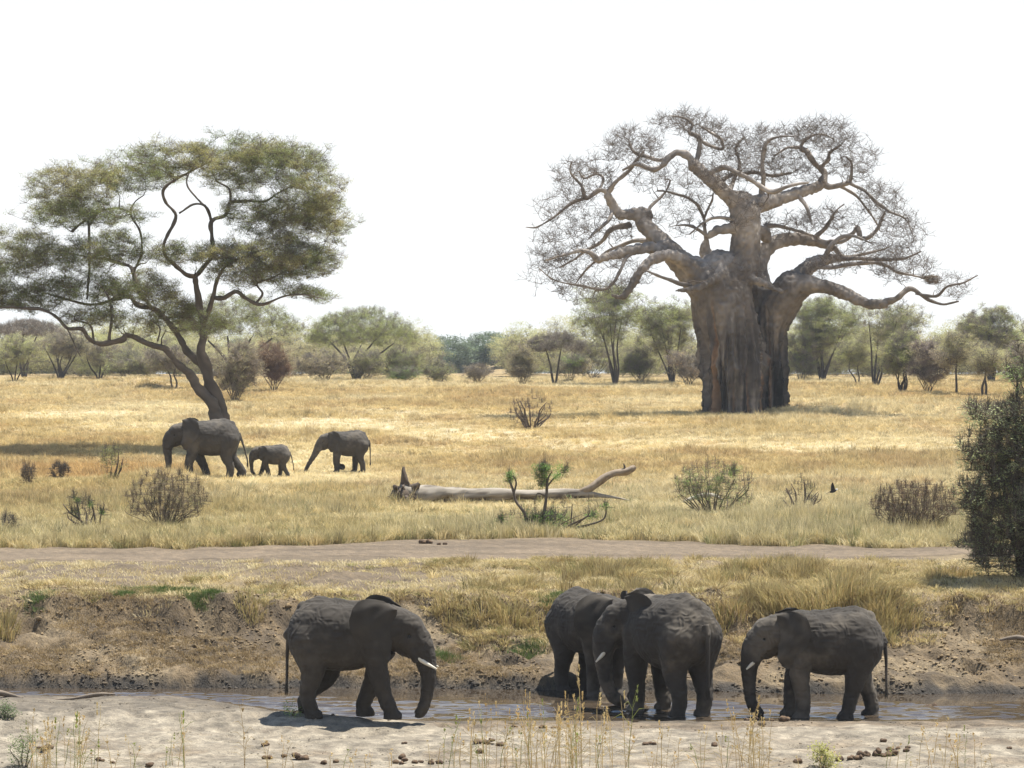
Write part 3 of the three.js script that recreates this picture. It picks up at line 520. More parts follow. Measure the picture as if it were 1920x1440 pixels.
// ------------------------------------------------------------------ trees: traced limbs, twigs grown towards tips, sprays of small leaves
function spray(n, size, leafL, leafW, s, flat = 0.8) {        // a loose ball of leaflets
  seed(s); const m = new Mesher();
  for (let i = 0; i < n; i++) {
    let x, y, z; do { x = rr(-1, 1); y = rr(-1, 1); z = rr(-1, 1); } while (x * x + y * y + z * z > 1);
    x *= size; y *= size * flat; z *= size; const a = rr(0, TAU), e = rr(-0.7, 0.9), ce = Math.cos(e), L = leafL * rr(0.6, 1.2), W = leafW * rr(0.7, 1.2), dx = Math.cos(a) * ce * L, dy = Math.sin(e) * L, dz = Math.sin(a) * ce * L, b = rr(0, TAU), wx = -Math.sin(a) * W * Math.cos(b), wy = W * Math.sin(b) * 0.6, wz = Math.cos(a) * W * Math.cos(b);
    const p0 = m.v(x, y, z), p1 = m.v(x + dx * 0.5 + wx, y + dy * 0.5 + wy, z + dz * 0.5 + wz), p2 = m.v(x + dx, y + dy, z + dz), p3 = m.v(x + dx * 0.5 - wx, y + dy * 0.5 - wy, z + dz * 0.5 - wz);
    m.i.push(p0, p1, p2, p0, p2, p3);
  }
  return m.geometry();
}
function twigs(n, size, thick, s, up = 0.25) {                // a spray of bare, forked twiglets from one point
  seed(s); const m = new Mesher();
  for (let i = 0; i < n; i++) {
    const a = rr(0, TAU), e = rr(-0.6, 1.1) + up, L = size * rr(0.5, 1), d = [Math.cos(a) * Math.cos(e), Math.sin(e), Math.sin(a) * Math.cos(e)], mid = [d[0] * L * 0.5 + rr(-0.08, 0.08) * size, d[1] * L * 0.5 + rr(-0.08, 0.08) * size, d[2] * L * 0.5 + rr(-0.08, 0.08) * size], end = [d[0] * L, d[1] * L, d[2] * L];
    m.tube([[0, 0, 0], mid, end], [thick, thick * 0.75, thick * 0.35], 3);
    for (let k = 0; k < 2; k++) m.tube([mid, [mid[0] + rr(-0.4, 0.4) * L, mid[1] + rr(-0.2, 0.45) * L, mid[2] + rr(-0.4, 0.4) * L]], [thick * 0.7, thick * 0.3], 3);
  }
  return m.geometry();
}
// Grows branches from the given nodes [x, y, z, r] to the tips; every new branch can carry later ones.
function grow(m, nodes, tips, o) {
  const N = nodes.map((n) => n.slice(0, 4)), near = (t) => { let b = 1e9, k = 0; for (let i = 0; i < N.length; i++) { const n = N[i], dx = t[0] - n[0], dy = t[1] - n[1], dz = t[2] - n[2], q = dx * dx + dy * dy * (dy < 0 ? (o.down ?? 2.2) : 1) + dz * dz; if (q < b) { b = q; k = i; } } return [b, k]; };
  const order = tips.map((t) => [near(t)[0], t]).sort((a, b) => a[0] - b[0]);
  for (const [, t] of order) {
    const [q, k] = near(t), n = N[k], len = Math.sqrt(q); if (len < 0.02) continue;
    const seg = Math.max(2, Math.min(o.seg ?? 6, Math.ceil(len / (o.step ?? 0.5)))), r0 = Math.min(n[3] * 0.8, (o.base ?? 0.03) + (o.gain ?? 0.02) * len), r1 = o.tip ?? 0.01, w = (o.wobble ?? 0.14) * len;
    const bend = [rr(-1, 1) * w, rr(-0.4, 1) * w, rr(-1, 1) * w], kink = [rr(-1, 1) * w * 0.7, rr(-1, 1) * w * 0.7, rr(-1, 1) * w * 0.7], pts = [], rad = [];
    for (let i = 0; i <= seg; i++) {
      const f = i / seg, b = Math.sin(f * Math.PI), b2 = Math.sin(f * TAU), p = [mix(n[0], t[0], f) + bend[0] * b + kink[0] * b2, mix(n[1], t[1], f) + bend[1] * b + kink[1] * b2, mix(n[2], t[2], f) + bend[2] * b + kink[2] * b2];
      if (i && i < seg && o.jag) for (let c = 0; c < 3; c++) p[c] += rr(-1, 1) * o.jag * Math.min(1, len);
      pts.push(p); rad.push(mix(r0, r1, Math.pow(f, 0.8))); if (i) N.push([...p, mix(r0, r1, f)]);
    }
    m.tube(pts, rad, o.sides ?? 4, { color: o.color });
  }
  return N;
}
function inBall(c, shell = 0) { let x, y, z, q; do { x = rr(-1, 1); y = rr(-1, 1); z = rr(-1, 1); q = x * x + y * y + z * z; } while (q > 1 || q < shell * shell); return [c[0] + x * c[3], c[1] + y * c[4], c[2] + z * c[5]]; }
const leafMat = new THREE.MeshPhysicalMaterial({ roughness: 1, transmission: 0.5, thickness: 0, side: THREE.DoubleSide, specularIntensity: 0.5 }), twigMat = mat([1, 1, 1], { roughness: 0.95 });
const barkTone = (base, f = 3, amp = 0.4) => (x, y, z) => shade(base, 1 + amp * fbm(x * f, y * f * 0.5, z * f, 3) + amp * 0.6 * noise(x * f * 5, y * f * 2, z * f * 5));
const barkMat = vmat({ roughness: 0.95 });

function gnarl(p, k) { return p.map((q, i) => i === 0 ? q : [q[0] + k * q[3] * noise(q[0] * 1.2, q[1] * 1.2, 5), q[1] + k * q[3] * noise(q[0] * 1.2, q[1] * 1.2, 15), q[2] + k * q[3] * noise(q[0] * 1.2, q[1] * 1.2, 25), q[3] * (1 + 0.22 * noise(q[0] * 3, q[1] * 3, 35))]); }
// ------------------------------------------------------------------ the leaning umbrella thorn behind the walking elephants
{
  seed(900);
  const B = ground(432, 846), D = B[3], S = scaleAt(D), base = [B[0], B[1], B[2]];
  const P = (px, py, w, z) => { const q = at(px, py, D); return [q[0] - base[0], q[1] - base[1], z, w / 2 / S]; };
  const limbs = [
    [[440, 858, 58, 0], [432, 832, 46, 0], [420, 792, 32, 0], [399, 727, 26, 0], [381, 680, 25, 0], [377, 623, 21, 0], [372, 562, 18, 0], [364, 518, 15, 0]],
    [[431, 852, 40, 0.35], [412, 800, 27, 0.35], [388, 742, 23, 0.4], [362, 707, 20, 0.5], [346, 691, 18, 0.7], [318, 659, 16, 0.9], [290, 647, 15, 1.1], [246, 627, 15, 1.3], [232, 637, 15, 1.4], [193, 643, 14, 1.6], [171, 631, 12, 1.8], [161, 617, 11, 1.9], [137, 615, 10, 2], [119, 594, 10, 2.1], [81, 580, 9, 2.3], [40, 578, 7, 2.5], [0, 578, 5, 2.7], [-40, 570, 3, 2.8]],
    [[386, 700, 22, -0.2], [356, 663, 19, -0.5], [334, 627, 18, -0.8], [306, 594, 17, -1], [282, 578, 15, -1.1], [250, 574, 13, -1.2], [236, 556, 12, -1.3], [205, 561, 9, -1.4], [161, 570, 8, -1.6], [120, 562, 6, -1.9], [70, 548, 4, -2.2]],
    [[282, 578, 11, -1.1], [255, 548, 13, -1.6], [244, 512, 14, -1.9], [233, 497, 12, -2.1], [201, 488, 9, -2.4], [150, 478, 6, -2.8], [90, 470, 4, -3.2]],
    [[364, 518, 13, 0], [346, 514, 12, 0.5], [330, 498, 11, 0.9], [313, 470, 10, 1.2], [322, 437, 10, 1.3], [334, 405, 10, 1.3], [315, 381, 9, 1.4], [312, 357, 9, 1.4], [334, 341, 8, 1.4], [366, 322, 6, 1.4], [400, 305, 4, 1.5]],
    [[364, 518, 14, 0], [379, 498, 13, -0.4], [396, 478, 13, -0.7], [397, 445, 12, -0.9], [394, 417, 12, -1], [419, 401, 10, -1.2], [427, 377, 9, -1.4], [455, 375, 8, -1.6], [491, 373, 7, -1.9], [523, 353, 5, -2.2], [564, 337, 3, -2.5]],
    [[394, 415, 9, -1], [383, 385, 8, -0.6], [362, 383, 7, -0.1], [338, 400, 6, 0.6]], [[383, 385, 7, -0.6], [352, 355, 6, -1], [346, 330, 5, -1.3], [362, 305, 3, -1.5]],
    [[427, 377, 7, -1.4], [425, 352, 6, -1.1], [405, 338, 5, -0.9], [395, 318, 3, -0.8]],
    [[379, 603, 14, 0.1], [399, 570, 13, 0.6], [407, 538, 12, 0.9], [415, 518, 9, 1.1], [435, 495, 7, 1.4], [470, 480, 5, 1.8], [520, 465, 3, 2.2]],
    [[403, 558, 12, 0.7], [423, 558, 12, 1], [447, 548, 12, 1.4], [467, 562, 11, 1.7], [495, 574, 9, 2], [536, 558, 6, 2.4], [572, 554, 4, 2.7], [616, 562, 2, 3]],
    [[485, 570, 7, 1.9], [497, 552, 6, 1.7], [487, 534, 5, 1.5], [515, 522, 5, 1.5], [564, 498, 3, 1.6], [600, 480, 2, 1.7]],
    [[212, 637, 9, 1.5], [214, 600, 8, 1.2], [213, 568, 7, 1], [200, 545, 5, 0.8]], [[182, 640, 8, 1.6], [177, 610, 6, 1.7], [150, 600, 4, 1.7], [155, 585, 3, 1.9]],
    [[155, 560, 6, -1.6], [155, 520, 7, -2.3], [156, 475, 6, -2.5], [155, 435, 8, -2.2], [150, 410, 7, -2.1], [125, 432, 8, -2]], [[155, 420, 7, -2.2], [175, 395, 6, -2], [210, 388, 5, -1.8], [235, 395, 4, -1.5]],
    [[243, 510, 8, -1.9], [258, 470, 7, -1.5], [256, 430, 6, -1.3], [240, 400, 6, -1.2], [248, 378, 4, -1.1], [265, 365, 3, -1]], [[300, 640, 5, 1], [305, 615, 4, 1.2], [288, 600, 3, 1.2]], [[137, 618, 4, 2], [150, 645, 4, 2.2], [162, 668, 2, 2.3]]];
  const tree = thing('umbrella_thorn_tree', 'leaning flat-topped acacia with dark trunk above the walking elephants', 'tree', null, base);
  const bark = barkTone([0.12, 0.096, 0.074], 4, 0.45), m = new Mesher(), nodes = [];
  for (const l of limbs) { const p = gnarl(smooth(l.map((q) => P(...q)), 6), 0.5); m.tube(p, p.map((q) => q[3] * mix(0.95, 0.64, sst(3, 6, q[1]))), 9, { rough: 0.55, freq: 3.2, color: bark }); p.forEach((q, i) => { if (i > 12 && q[1] > 4.5) nodes.push(q); }); }
  part('trunk', m.geometry(), barkMat, tree);
  const clumps = [[150, 345, 85, 34], [120, 372, 70, 24], [230, 322, 100, 34], [330, 300, 90, 34], [430, 285, 95, 34], [500, 285, 70, 30], [530, 310, 85, 44], [590, 350, 60, 44], [560, 420, 90, 54], [500, 400, 85, 34], [600, 400, 50, 34], [430, 478, 80, 28], [500, 480, 100, 38], [575, 490, 60, 34], [50, 460, 80, 32], [10, 500, 60, 34], [140, 484, 95, 32], [230, 462, 75, 32], [330, 478, 60, 24], [90, 540, 85, 30], [190, 534, 85, 32], [285, 545, 60, 32], [20, 560, 50, 20], [175, 590, 65, 26], [315, 572, 50, 30], [110, 400, 70, 26], [200, 400, 70, 26], [350, 595, 36, 34], [560, 548, 50, 14], [605, 558, 25, 10], [50, 574, 60, 14], [-30, 540, 50, 40], [540, 500, 60, 30], [470, 520, 70, 20], [395, 600, 30, 26], [430, 335, 60, 25], [260, 600, 50, 24]];
  const tips = [], leaves = [], crown = P(300, 480, 0, 0);
  for (const [cx, cy, rx, ry] of clumps) {
    const depth = 5.6 * Math.sqrt(Math.max(0.1, 1 - ((cx - 300) / 360) ** 2)), n = Math.round(rx * ry / 46);
    for (let k = 0; k < 2; k++) { const c = P(cx, cy, 0, rr(-0.8, 0.8) * depth); for (let i = 0; i < n; i++) tips.push(inBall([c[0], c[1] - Math.abs(c[2]) * 0.05, c[2], rx / S * (rnd() < 0.25 ? 1.35 : 1), ry / S * (rnd() < 0.3 ? 1.3 : 0.9), 1.9])); }
  }
  const tw = new Mesher(); const all = grow(tw, nodes, tips, { step: 0.45, seg: 6, base: 0.016, gain: 0.032, tip: 0.01, wobble: 0.13, jag: 0.09, sides: 4, color: barkTone([0.1, 0.078, 0.058], 3, 0.3) });
  part('branches', tw.geometry(), barkMat, tree, 'stuff');
  const hold = all.filter((n) => n[3] < 0.034 && n[1] > 3.2);
  for (const t of hold) { if (rnd() < 0.12) continue; const c = fbm(t[0] * 0.5, t[1] * 0.9, t[2] * 0.5, 2); for (let k = 0; k < 4; k++) leaves.push([t[0] + rr(-0.34, 0.34), t[1] + rr(-0.1, 0.26), t[2] + rr(-0.34, 0.34), rr(0, TAU), rr(0.7, 1.25), rr(0.7, 1.1), shade(blend([0.185, 0.22, 0.062], [0.31, 0.28, 0.1], sst(-0.2, 0.4, c)), rr(0.6, 1.3))]); }
  scatter('crown', spray(26, 0.22, 0.08, 0.018, 11, 0.6), leafMat, leaves, tree);
  const tl = []; for (const t of tips) { tl.push([t[0], t[1], t[2], rr(0, TAU), rr(0.7, 1.2), rr(0.7, 1.2), shade([0.13, 0.1, 0.07], rr(0.7, 1.2))]); }
  scatter('twigs', twigs(6, 0.8, 0.0075, 12, 0.5), twigMat, tl, tree);
}

// ------------------------------------------------------------------ the baobab
{
  seed(1300);
  const B = ground(1392, 772), D = B[3], S = scaleAt(D), base = [B[0], B[1] - 0.25, B[2]];
  const P = (px, py, r, z) => { const q = at(px, py, D); return [q[0] - base[0], q[1] - base[1], z, r / S]; };
  const tree = thing('baobab_tree', 'huge bare baobab with stripped fluted trunk and twisted limbs', 'tree', null, base);
  const F = new Field(P(1120, 860, 0, 0).slice(0, 3).map((v, c) => c === 2 ? -4.4 : v), P(1665, 270, 0, 0).slice(0, 3).map((v, c) => c === 2 ? 4.4 : v), 0.072);
  const big = [
    [[1374, 800, 58, 0.2], [1374, 740, 56, 0.2], [1368, 660, 57, 0.2], [1358, 590, 60, 0.1], [1350, 545, 57, 0], [1352, 510, 44, 0]],
    [[1452, 790, 30, -1.1], [1450, 720, 26, -1.1], [1447, 650, 26, -1.1], [1453, 600, 29, -0.9], [1472, 560, 34, -0.6], [1486, 535, 31, -0.4]],
    [[1340, 550, 48, 0.3], [1305, 515, 38, 0.5], [1278, 496, 26, 0.6], [1253, 468, 21, 0.5], [1226, 440, 18, 0.3], [1206, 420, 15, 0.2], [1204, 402, 13, 0.1]],
    [[1216, 404, 11, 0], [1190, 401, 12, 0.2], [1160, 402, 9, 0.5], [1146, 382, 8, 0.7], [1137, 364, 7, 0.8]],
    [[1250, 466, 15, 0.8], [1225, 466, 12, 1.4], [1197, 468, 11, 2], [1160, 477, 10, 2.5], [1125, 487, 8, 3]],
    [[1300, 505, 20, 1.2], [1262, 482, 13, 1.9], [1229, 484, 11, 2.5], [1207, 499, 9, 2.9], [1191, 521, 8, 3.2], [1179, 540, 7.5, 3.4], [1163, 558, 6, 3.5], [1145, 555, 4, 3.6]],
    [[1352, 560, 40, 0], [1385, 525, 32, -0.1], [1397, 480, 28, -0.2], [1400, 440, 28, -0.2], [1398, 400, 28, -0.2], [1392, 382, 25, -0.2]],
    [[1392, 385, 22, -0.1], [1366, 366, 17, 0.1], [1341, 346, 14, 0.3], [1316, 324, 13, 0.5], [1301, 312, 12, 0.6]],
    [[1398, 392, 22, -0.4], [1422, 380, 19, -0.6], [1446, 376, 16, -0.9], [1475, 368, 14, -1.2], [1512, 356, 12, -1.5], [1550, 342, 11, -1.8]],
    [[1490, 545, 30, -0.2], [1512, 534, 20, 0.2], [1537, 537, 15, 0.6], [1569, 546, 13.5, 1], [1600, 559, 12, 1.3], [1622, 571, 10, 1.6], [1650, 571, 9, 1.8]],
    [[1490, 540, 24, -0.8], [1512, 505, 18, -1], [1537, 490, 13, -1.1], [1569, 481, 8, -1.2]],
    [[1440, 560, 22, -1.6], [1428, 500, 18, -1.8], [1440, 466, 16, -2.1], [1472, 447, 15, -2.4], [1512, 446, 13, -2.8], [1544, 450, 11, -3], [1569, 462, 8, -3.1]],
    [[1366, 505, 12, 0.8], [1337, 524, 9, 1.8], [1304, 541, 6, 2.5], [1262, 547, 3.5, 3.1]], [[1369, 487, 12, 0.8], [1369, 505, 14, 0.9]], [[1434, 431, 12, -0.7], [1440, 445, 13, -1.2]],
    [[1385, 428, 12, 0.1], [1345, 432, 9, 0.5], [1327, 443, 7, 0.6]], [[1410, 525, 9, 0.7], [1446, 540, 6, 1.3], [1462, 548, 3, 1.6]], [[1425, 600, 10, -1.5], [1426, 540, 18, -1.3]], [[1345, 505, 20, -1.5], [1325, 470, 12, -1.2], [1327, 455, 8, -1]]];
  big.forEach((l, i) => F.chain(smooth(l.map((q) => P(q[0], q[1], q[2] * (i < 2 || i === 6 ? 0.95 : 0.84), q[3])), 3), 0.2));
  const hole = P(1405, 495, 9, 1.0); F.add(hole.slice(0, 3).map((v) => v - 0.5), hole.slice(0, 3).map((v) => v + 0.5), (x, y, z) => Math.hypot((x - hole[0]) / 0.7, (y - hole[1]) / 1.2, z - hole[2]) - 0.3, 0, 1);
  const stripTop = P(0, 622, 0, 0)[1], split = P(1425, 0, 0, 0)[0], ang = (x, y, z) => { const c = x > P(1424, 0, 0, 0)[0] ? P(1450, 700, 0, -1.1) : P(1372, 700, 0, 0.2); return Math.atan2(z - c[2], x - c[0]) + (x > P(1424, 0, 0, 0)[0] ? 9 : 0); };
  const flute = (x, y, z) => { const a = ang(x, y, z), low = 1 - sst(stripTop - 2.2, stripTop + 2, y + 1.3 * noise(a * 3, 4)); return [low, noise(a * 3.1, y * 0.1, 3), Math.abs(noise(a * 6.2, y * 0.16, 5)), noise(a * 15, y * 0.3, 7)]; };
  const g = relief(F.mesh(), (x, y, z, nx, ny) => {
    const [low, a, b, c] = flute(x, y, z), r = Math.abs(ny) < 0.75 && y < stripTop + 3 ? low : 0;
    return r * (0.5 * a + 0.85 * (Math.sqrt(b) - 0.5) + 0.26 * c) + 0.13 * fbm(x * 1.3, y * 1.3, z * 1.3, 4) + 0.1 * Math.abs(noise(x * 3.4, y * 2.2, z * 3.4)) + 0.05 * noise(x * 7, y * 5, z * 7);
  });
  const bark = (x, y, z) => {
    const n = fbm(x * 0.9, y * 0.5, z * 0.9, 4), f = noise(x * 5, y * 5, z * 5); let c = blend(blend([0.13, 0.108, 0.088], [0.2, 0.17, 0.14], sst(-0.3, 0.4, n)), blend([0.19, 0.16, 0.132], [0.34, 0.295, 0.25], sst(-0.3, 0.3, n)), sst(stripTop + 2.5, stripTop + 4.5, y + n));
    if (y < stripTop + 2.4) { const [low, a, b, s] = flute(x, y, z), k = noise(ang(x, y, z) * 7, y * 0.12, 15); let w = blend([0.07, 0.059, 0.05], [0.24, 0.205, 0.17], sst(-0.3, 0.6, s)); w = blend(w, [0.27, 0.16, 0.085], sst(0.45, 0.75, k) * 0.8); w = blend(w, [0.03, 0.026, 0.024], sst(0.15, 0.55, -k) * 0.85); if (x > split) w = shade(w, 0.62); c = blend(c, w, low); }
    return shade(c, 1 + 0.3 * f + 0.2 * noise(x * 2.2, y * 2.2, z * 2.2 + 7));
  };
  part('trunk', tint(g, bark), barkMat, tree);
  const limbs = [                                             // [picture x, picture y, radius, depth offset]
    [[1137, 364, 7, 0.8], [1154, 340, 6, 1], [1185, 318, 5, 1], [1192, 304, 4, 1.2], [1205, 285, 2, 1.4]], [[1137, 364, 6, 0.8], [1120, 361, 6, 0.9], [1100, 371, 5.5, 1.1], [1091, 352, 4, 1.3], [1069, 327, 3, 1.5], [1072, 305, 2, 1.6]], [[1100, 370, 4.5, 1.1], [1066, 387, 4, 1.4], [1038, 409, 3, 1.7], [1007, 427, 2, 2], [985, 428, 1, 2.1]],
    [[1120, 361, 4, 0.9], [1130, 335, 4, 0.4], [1118, 325, 3.5, 0.3], [1095, 335, 3, 0.2], [1085, 322, 2, 0]], [[1125, 487, 8, 3], [1094, 473, 5, 3.3], [1054, 482, 3.5, 3.6], [1020, 492, 2, 3.8]], [[1179, 420, 8, -0.2], [1154, 427, 6, -0.6], [1129, 449, 5, -1.1], [1104, 465, 4, -1.6], [1079, 484, 3, -2], [1050, 500, 2, -2.4]],
    [[1147, 394, 5, 0.7], [1141, 415, 4.5, 1.2], [1116, 434, 3.5, 1.8], [1102, 450, 2, 2.1]], [[1190, 468, 7, 2.1], [1172, 487, 5, 2.6], [1160, 509, 4.5, 3], [1147, 531, 4, 3.3], [1127, 546, 3.5, 3.5], [1085, 537, 3, 3.9], [1038, 527, 2, 4.2], [1008, 505, 1.2, 4.4]], [[1291, 538, 6, 2.4], [1272, 531, 5, 2.8], [1235, 521, 4, 3.4], [1208, 511, 2.5, 3.7]],
    [[1301, 314, 12, 0.6], [1291, 293, 10, 0.7], [1272, 284, 9.5, 0.8], [1254, 299, 8.5, 1], [1237, 317, 8, 1.2], [1210, 315, 6, 1.4], [1190, 312, 4.5, 1.5], [1165, 322, 2.5, 1.6]], [[1302, 312, 8, 0.5], [1307, 284, 6.5, 0.3], [1307, 259, 6, 0.1], [1291, 246, 5, 0], [1297, 231, 4, -0.1], [1276, 218, 2.5, -0.2], [1255, 216, 1.5, -0.3]], [[1307, 262, 5, 0.1], [1335, 274, 4.5, -0.2], [1353, 278, 4.5, -0.4], [1351, 259, 4, -0.5], [1332, 246, 2.5, -0.6], [1310, 232, 1.5, -0.6]],
    [[1256, 297, 6, 1], [1240, 303, 5, 0.4], [1210, 293, 4.5, -0.1], [1188, 281, 3.5, -0.4], [1178, 262, 2, -0.6]], [[1320, 330, 7, 0.5], [1350, 318, 6, 1], [1372, 323, 6, 1.4], [1400, 337, 6, 1.8], [1420, 355, 6, 2], [1447, 364, 5, 2.2], [1480, 352, 4, 2.3], [1510, 345, 2.5, 2.5]], [[1340, 345, 6, 0.3], [1372, 325, 5, -0.8], [1410, 322, 5, -1.5], [1450, 326, 4, -2], [1490, 320, 3, -2.4]],
    [[1431, 372, 7, -0.7], [1431, 330, 5.5, -0.4], [1433, 284, 5, -0.2], [1444, 265, 4, 0], [1462, 258, 2.5, 0.2], [1490, 255, 1.5, 0.4]], [[1366, 362, 7, 0.1], [1376, 340, 5, -0.8], [1390, 300, 4, -1.5], [1385, 275, 3, -1.9], [1400, 255, 2, -2.2]],
    [[1550, 342, 10.5, -1.8], [1551, 324, 8.5, -1.9], [1534, 306, 7.5, -1.9], [1516, 284, 6.5, -1.8], [1507, 271, 5.5, -1.7], [1520, 254, 4, -1.6], [1545, 248, 2.5, -1.5], [1570, 258, 1.5, -1.4]], [[1541, 309, 5, -1.9], [1557, 297, 4.5, -1.6], [1562, 281, 3.5, -1.4], [1582, 270, 2, -1.2]], [[1505, 272, 4, -1.7], [1480, 274, 3, -1.4], [1455, 290, 2, -1.2]],
    [[1552, 342, 8, -1.8], [1575, 343, 6.5, -1.7], [1597, 335, 5, -1.6], [1603, 306, 3.5, -1.5], [1590, 290, 2, -1.4]], [[1592, 336, 5, -1.6], [1625, 359, 4.5, -1.4], [1647, 378, 4, -1.2], [1668, 396, 3.5, -1], [1700, 410, 2, -0.9], [1715, 440, 1.2, -0.8]], [[1575, 343, 4, -1.7], [1610, 365, 3.5, -2.2], [1640, 395, 2.5, -2.6], [1660, 430, 1.5, -2.9]],
    [[1498, 354, 6, -1.4], [1508, 378, 5.5, -1], [1520, 400, 4.5, -0.7], [1522, 412, 2, -0.6]], [[1650, 571, 9, 1.8], [1672, 565, 8.5, 1.9], [1687, 549, 7, 2], [1704, 543, 5.5, 2.1], [1731, 562, 4.5, 2.2], [1759, 571, 3.5, 2.3], [1787, 565, 2.5, 2.4]], [[1709, 550, 4, 2.1], [1744, 556, 3.5, 2.6], [1766, 537, 3, 2.9], [1794, 531, 2, 3.1], [1819, 518, 1.2, 3.3]],
    [[1569, 481, 8, -1.2], [1600, 482, 5.5, -1], [1631, 484, 4.5, -0.8], [1662, 484, 4, -0.6], [1694, 484, 3, -0.4], [1728, 471, 1.5, -0.2]], [[1525, 496, 8, -1], [1565, 500, 6, -0.2], [1600, 496, 5, 0.4], [1647, 493, 4.5, 0.8], [1678, 512, 4, 1.1], [1709, 518, 3, 1.3], [1735, 525, 2, 1.5]], [[1569, 462, 7.5, -3.1], [1600, 478, 5, -3.2], [1640, 470, 3.5, -3.4], [1680, 460, 2, -3.6]],
    [[1540, 448, 8, -2.9], [1556, 425, 5.5, -2.5], [1566, 408, 4.5, -2.2], [1575, 392, 2.5, -2], [1590, 380, 1.5, -1.9]], [[1560, 455, 8, -3], [1585, 450, 7, -2.8], [1608, 434, 6.5, -2.7], [1616, 425, 6, -2.6], [1623, 445, 6, -2.5], [1641, 440, 5.5, -2.4], [1653, 424, 5, -2.3], [1660, 408, 4, -2.3], [1668, 392, 1.5, -2.2]], [[1438, 420, 7, -0.9], [1460, 421, 5, -1.2], [1490, 427, 4.5, -1.6], [1530, 440, 3, -2]],
    [[1326, 466, 6, -1], [1322, 430, 5, -0.6], [1318, 405, 4, -0.3], [1304, 381, 3.5, 0], [1272, 365, 3, 0.4], [1232, 359, 2, 0.8]], [[1319, 408, 3.5, -0.3], [1335, 380, 3, -0.2], [1338, 362, 2, -0.1]], [[1327, 445, 5, 0.6], [1295, 425, 3.5, 1.2], [1270, 425, 2, 1.6]], [[1380, 408, 5, 0.3], [1345, 408, 4, 0.8], [1320, 415, 3, 1.2], [1290, 440, 2, 1.5]],
    [[1550, 483, 8, -1.1], [1560, 460, 6, -0.6], [1590, 440, 4, -0.2], [1630, 455, 2.5, 0.2]], [[1240, 455, 9, 0], [1215, 450, 7, -1], [1180, 452, 5, -1.8], [1140, 470, 4, -2.5], [1105, 500, 3, -3], [1080, 530, 2, -3.3]], [[1205, 410, 7, 0.1], [1230, 380, 4, -0.6], [1250, 360, 3, -1.2], [1260, 335, 2, -1.6]]];
  const nodes = [];
  for (const l of limbs) { const p = gnarl(smooth(l.map((q) => P(q[0], q[1], q[2] * 0.74, q[3])), 6), 0.9), m = new Mesher(); m.tube(p, p.map((q) => q[3]), 9, { rough: 0.6, freq: 1.9, color: bark }); part('limb', m.geometry(), barkMat, tree); p.forEach((q, i) => { if (i > 3) nodes.push(q); }); }
  const zones = [[1055, 470, 70, 62, 2, 90], [1035, 515, 50, 45, 2.5, 40], [1130, 430, 70, 45, 0, 60], [1095, 335, 62, 42, 0.8, 85], [1050, 390, 50, 35, 1, 40], [1185, 275, 65, 36, 0, 90], [1235, 330, 60, 40, 0.5, 45], [1285, 232, 62, 26, -0.2, 70], [1350, 265, 62, 36, -0.4, 80], [1440, 272, 66, 36, -0.6, 90], [1545, 252, 66, 32, -1.2, 110], [1605, 300, 48, 44, -1.2, 70], [1655, 380, 48, 42, -1.5, 70], [1695, 440, 48, 48, -1, 70], [1630, 480, 80, 28, 0, 60], [1690, 505, 60, 28, 1, 60], [1500, 315, 75, 34, -1.6, 80], [1400, 318, 75, 30, 0, 80], [1280, 400, 65, 50, 0.4, 50], [1165, 515, 60, 40, 2.5, 50], [1095, 545, 55, 30, 3, 30], [1560, 415, 66, 30, -2, 60], [1480, 420, 60, 30, -2, 40], [1780, 540, 40, 26, 2.6, 22], [1390, 400, 40, 40, 1.2, 24], [1380, 520, 60, 25, 1.6, 20], [1320, 340, 50, 40, 1.4, 40], [1560, 500, 60, 26, 1, 36]];
  const tips = []; for (const [x, y, rx, ry, z, n] of zones) { const c = P(x, y, 0, z); for (let i = 0; i < n * 2.0; i++) { const k = rnd() < 0.12 ? 1.25 : 1; tips.push(inBall([c[0], c[1], c[2], k * rx / S, k * ry / S, 2.6])); } }
  const tw = new Mesher(); grow(tw, nodes, tips, { step: 0.4, seg: 7, base: 0.02, gain: 0.03, tip: 0.014, wobble: 0.09, jag: 0.12, down: 1.2, sides: 4, color: barkTone([0.135, 0.105, 0.08], 3, 0.3) });
  part('twigs', tw.geometry(), barkMat, tree, 'stuff');
  const list = []; for (const t of tips) list.push([t[0] + rr(-0.15, 0.15), t[1] + rr(-0.1, 0.1), t[2] + rr(-0.15, 0.15), rr(0, TAU), rr(0.7, 1.4), rr(0.6, 1.2), shade([0.12, 0.094, 0.072], rr(0.7, 1.25)), rr(-0.4, 0.4), rr(-0.4, 0.4)]);
  scatter('twiglets', twigs(3, 0.85, 0.011, 31, 0.15), twigMat, list, tree);
  // weaver nest among the outer twigs
  const n = P(1742, 525, 0, 1.6), nest = thing('stick_nest', 'shaggy stick nest in the outermost right twigs of the baobab', 'nest', null, [base[0] + n[0], base[1] + n[1], base[2] + n[2]]), nm = new Mesher();
  for (let i = 0; i < 260; i++) { const p = inBall([0, 0, 0, 0.5, 0.3, 0.45], 0.4), a = rr(0, TAU), L = rr(0.15, 0.4); nm.tube([[p[0] - Math.cos(a) * L, p[1] + rr(-0.08, 0.08), p[2] - Math.sin(a) * L], [p[0] + Math.cos(a) * L, p[1] + rr(-0.08, 0.08), p[2] + Math.sin(a) * L]], [0.012, 0.008], 3, { color: barkTone([0.2, 0.155, 0.11], 9, 0.4) }); }
  part('sticks', nm.geometry(), barkMat, nest);
}

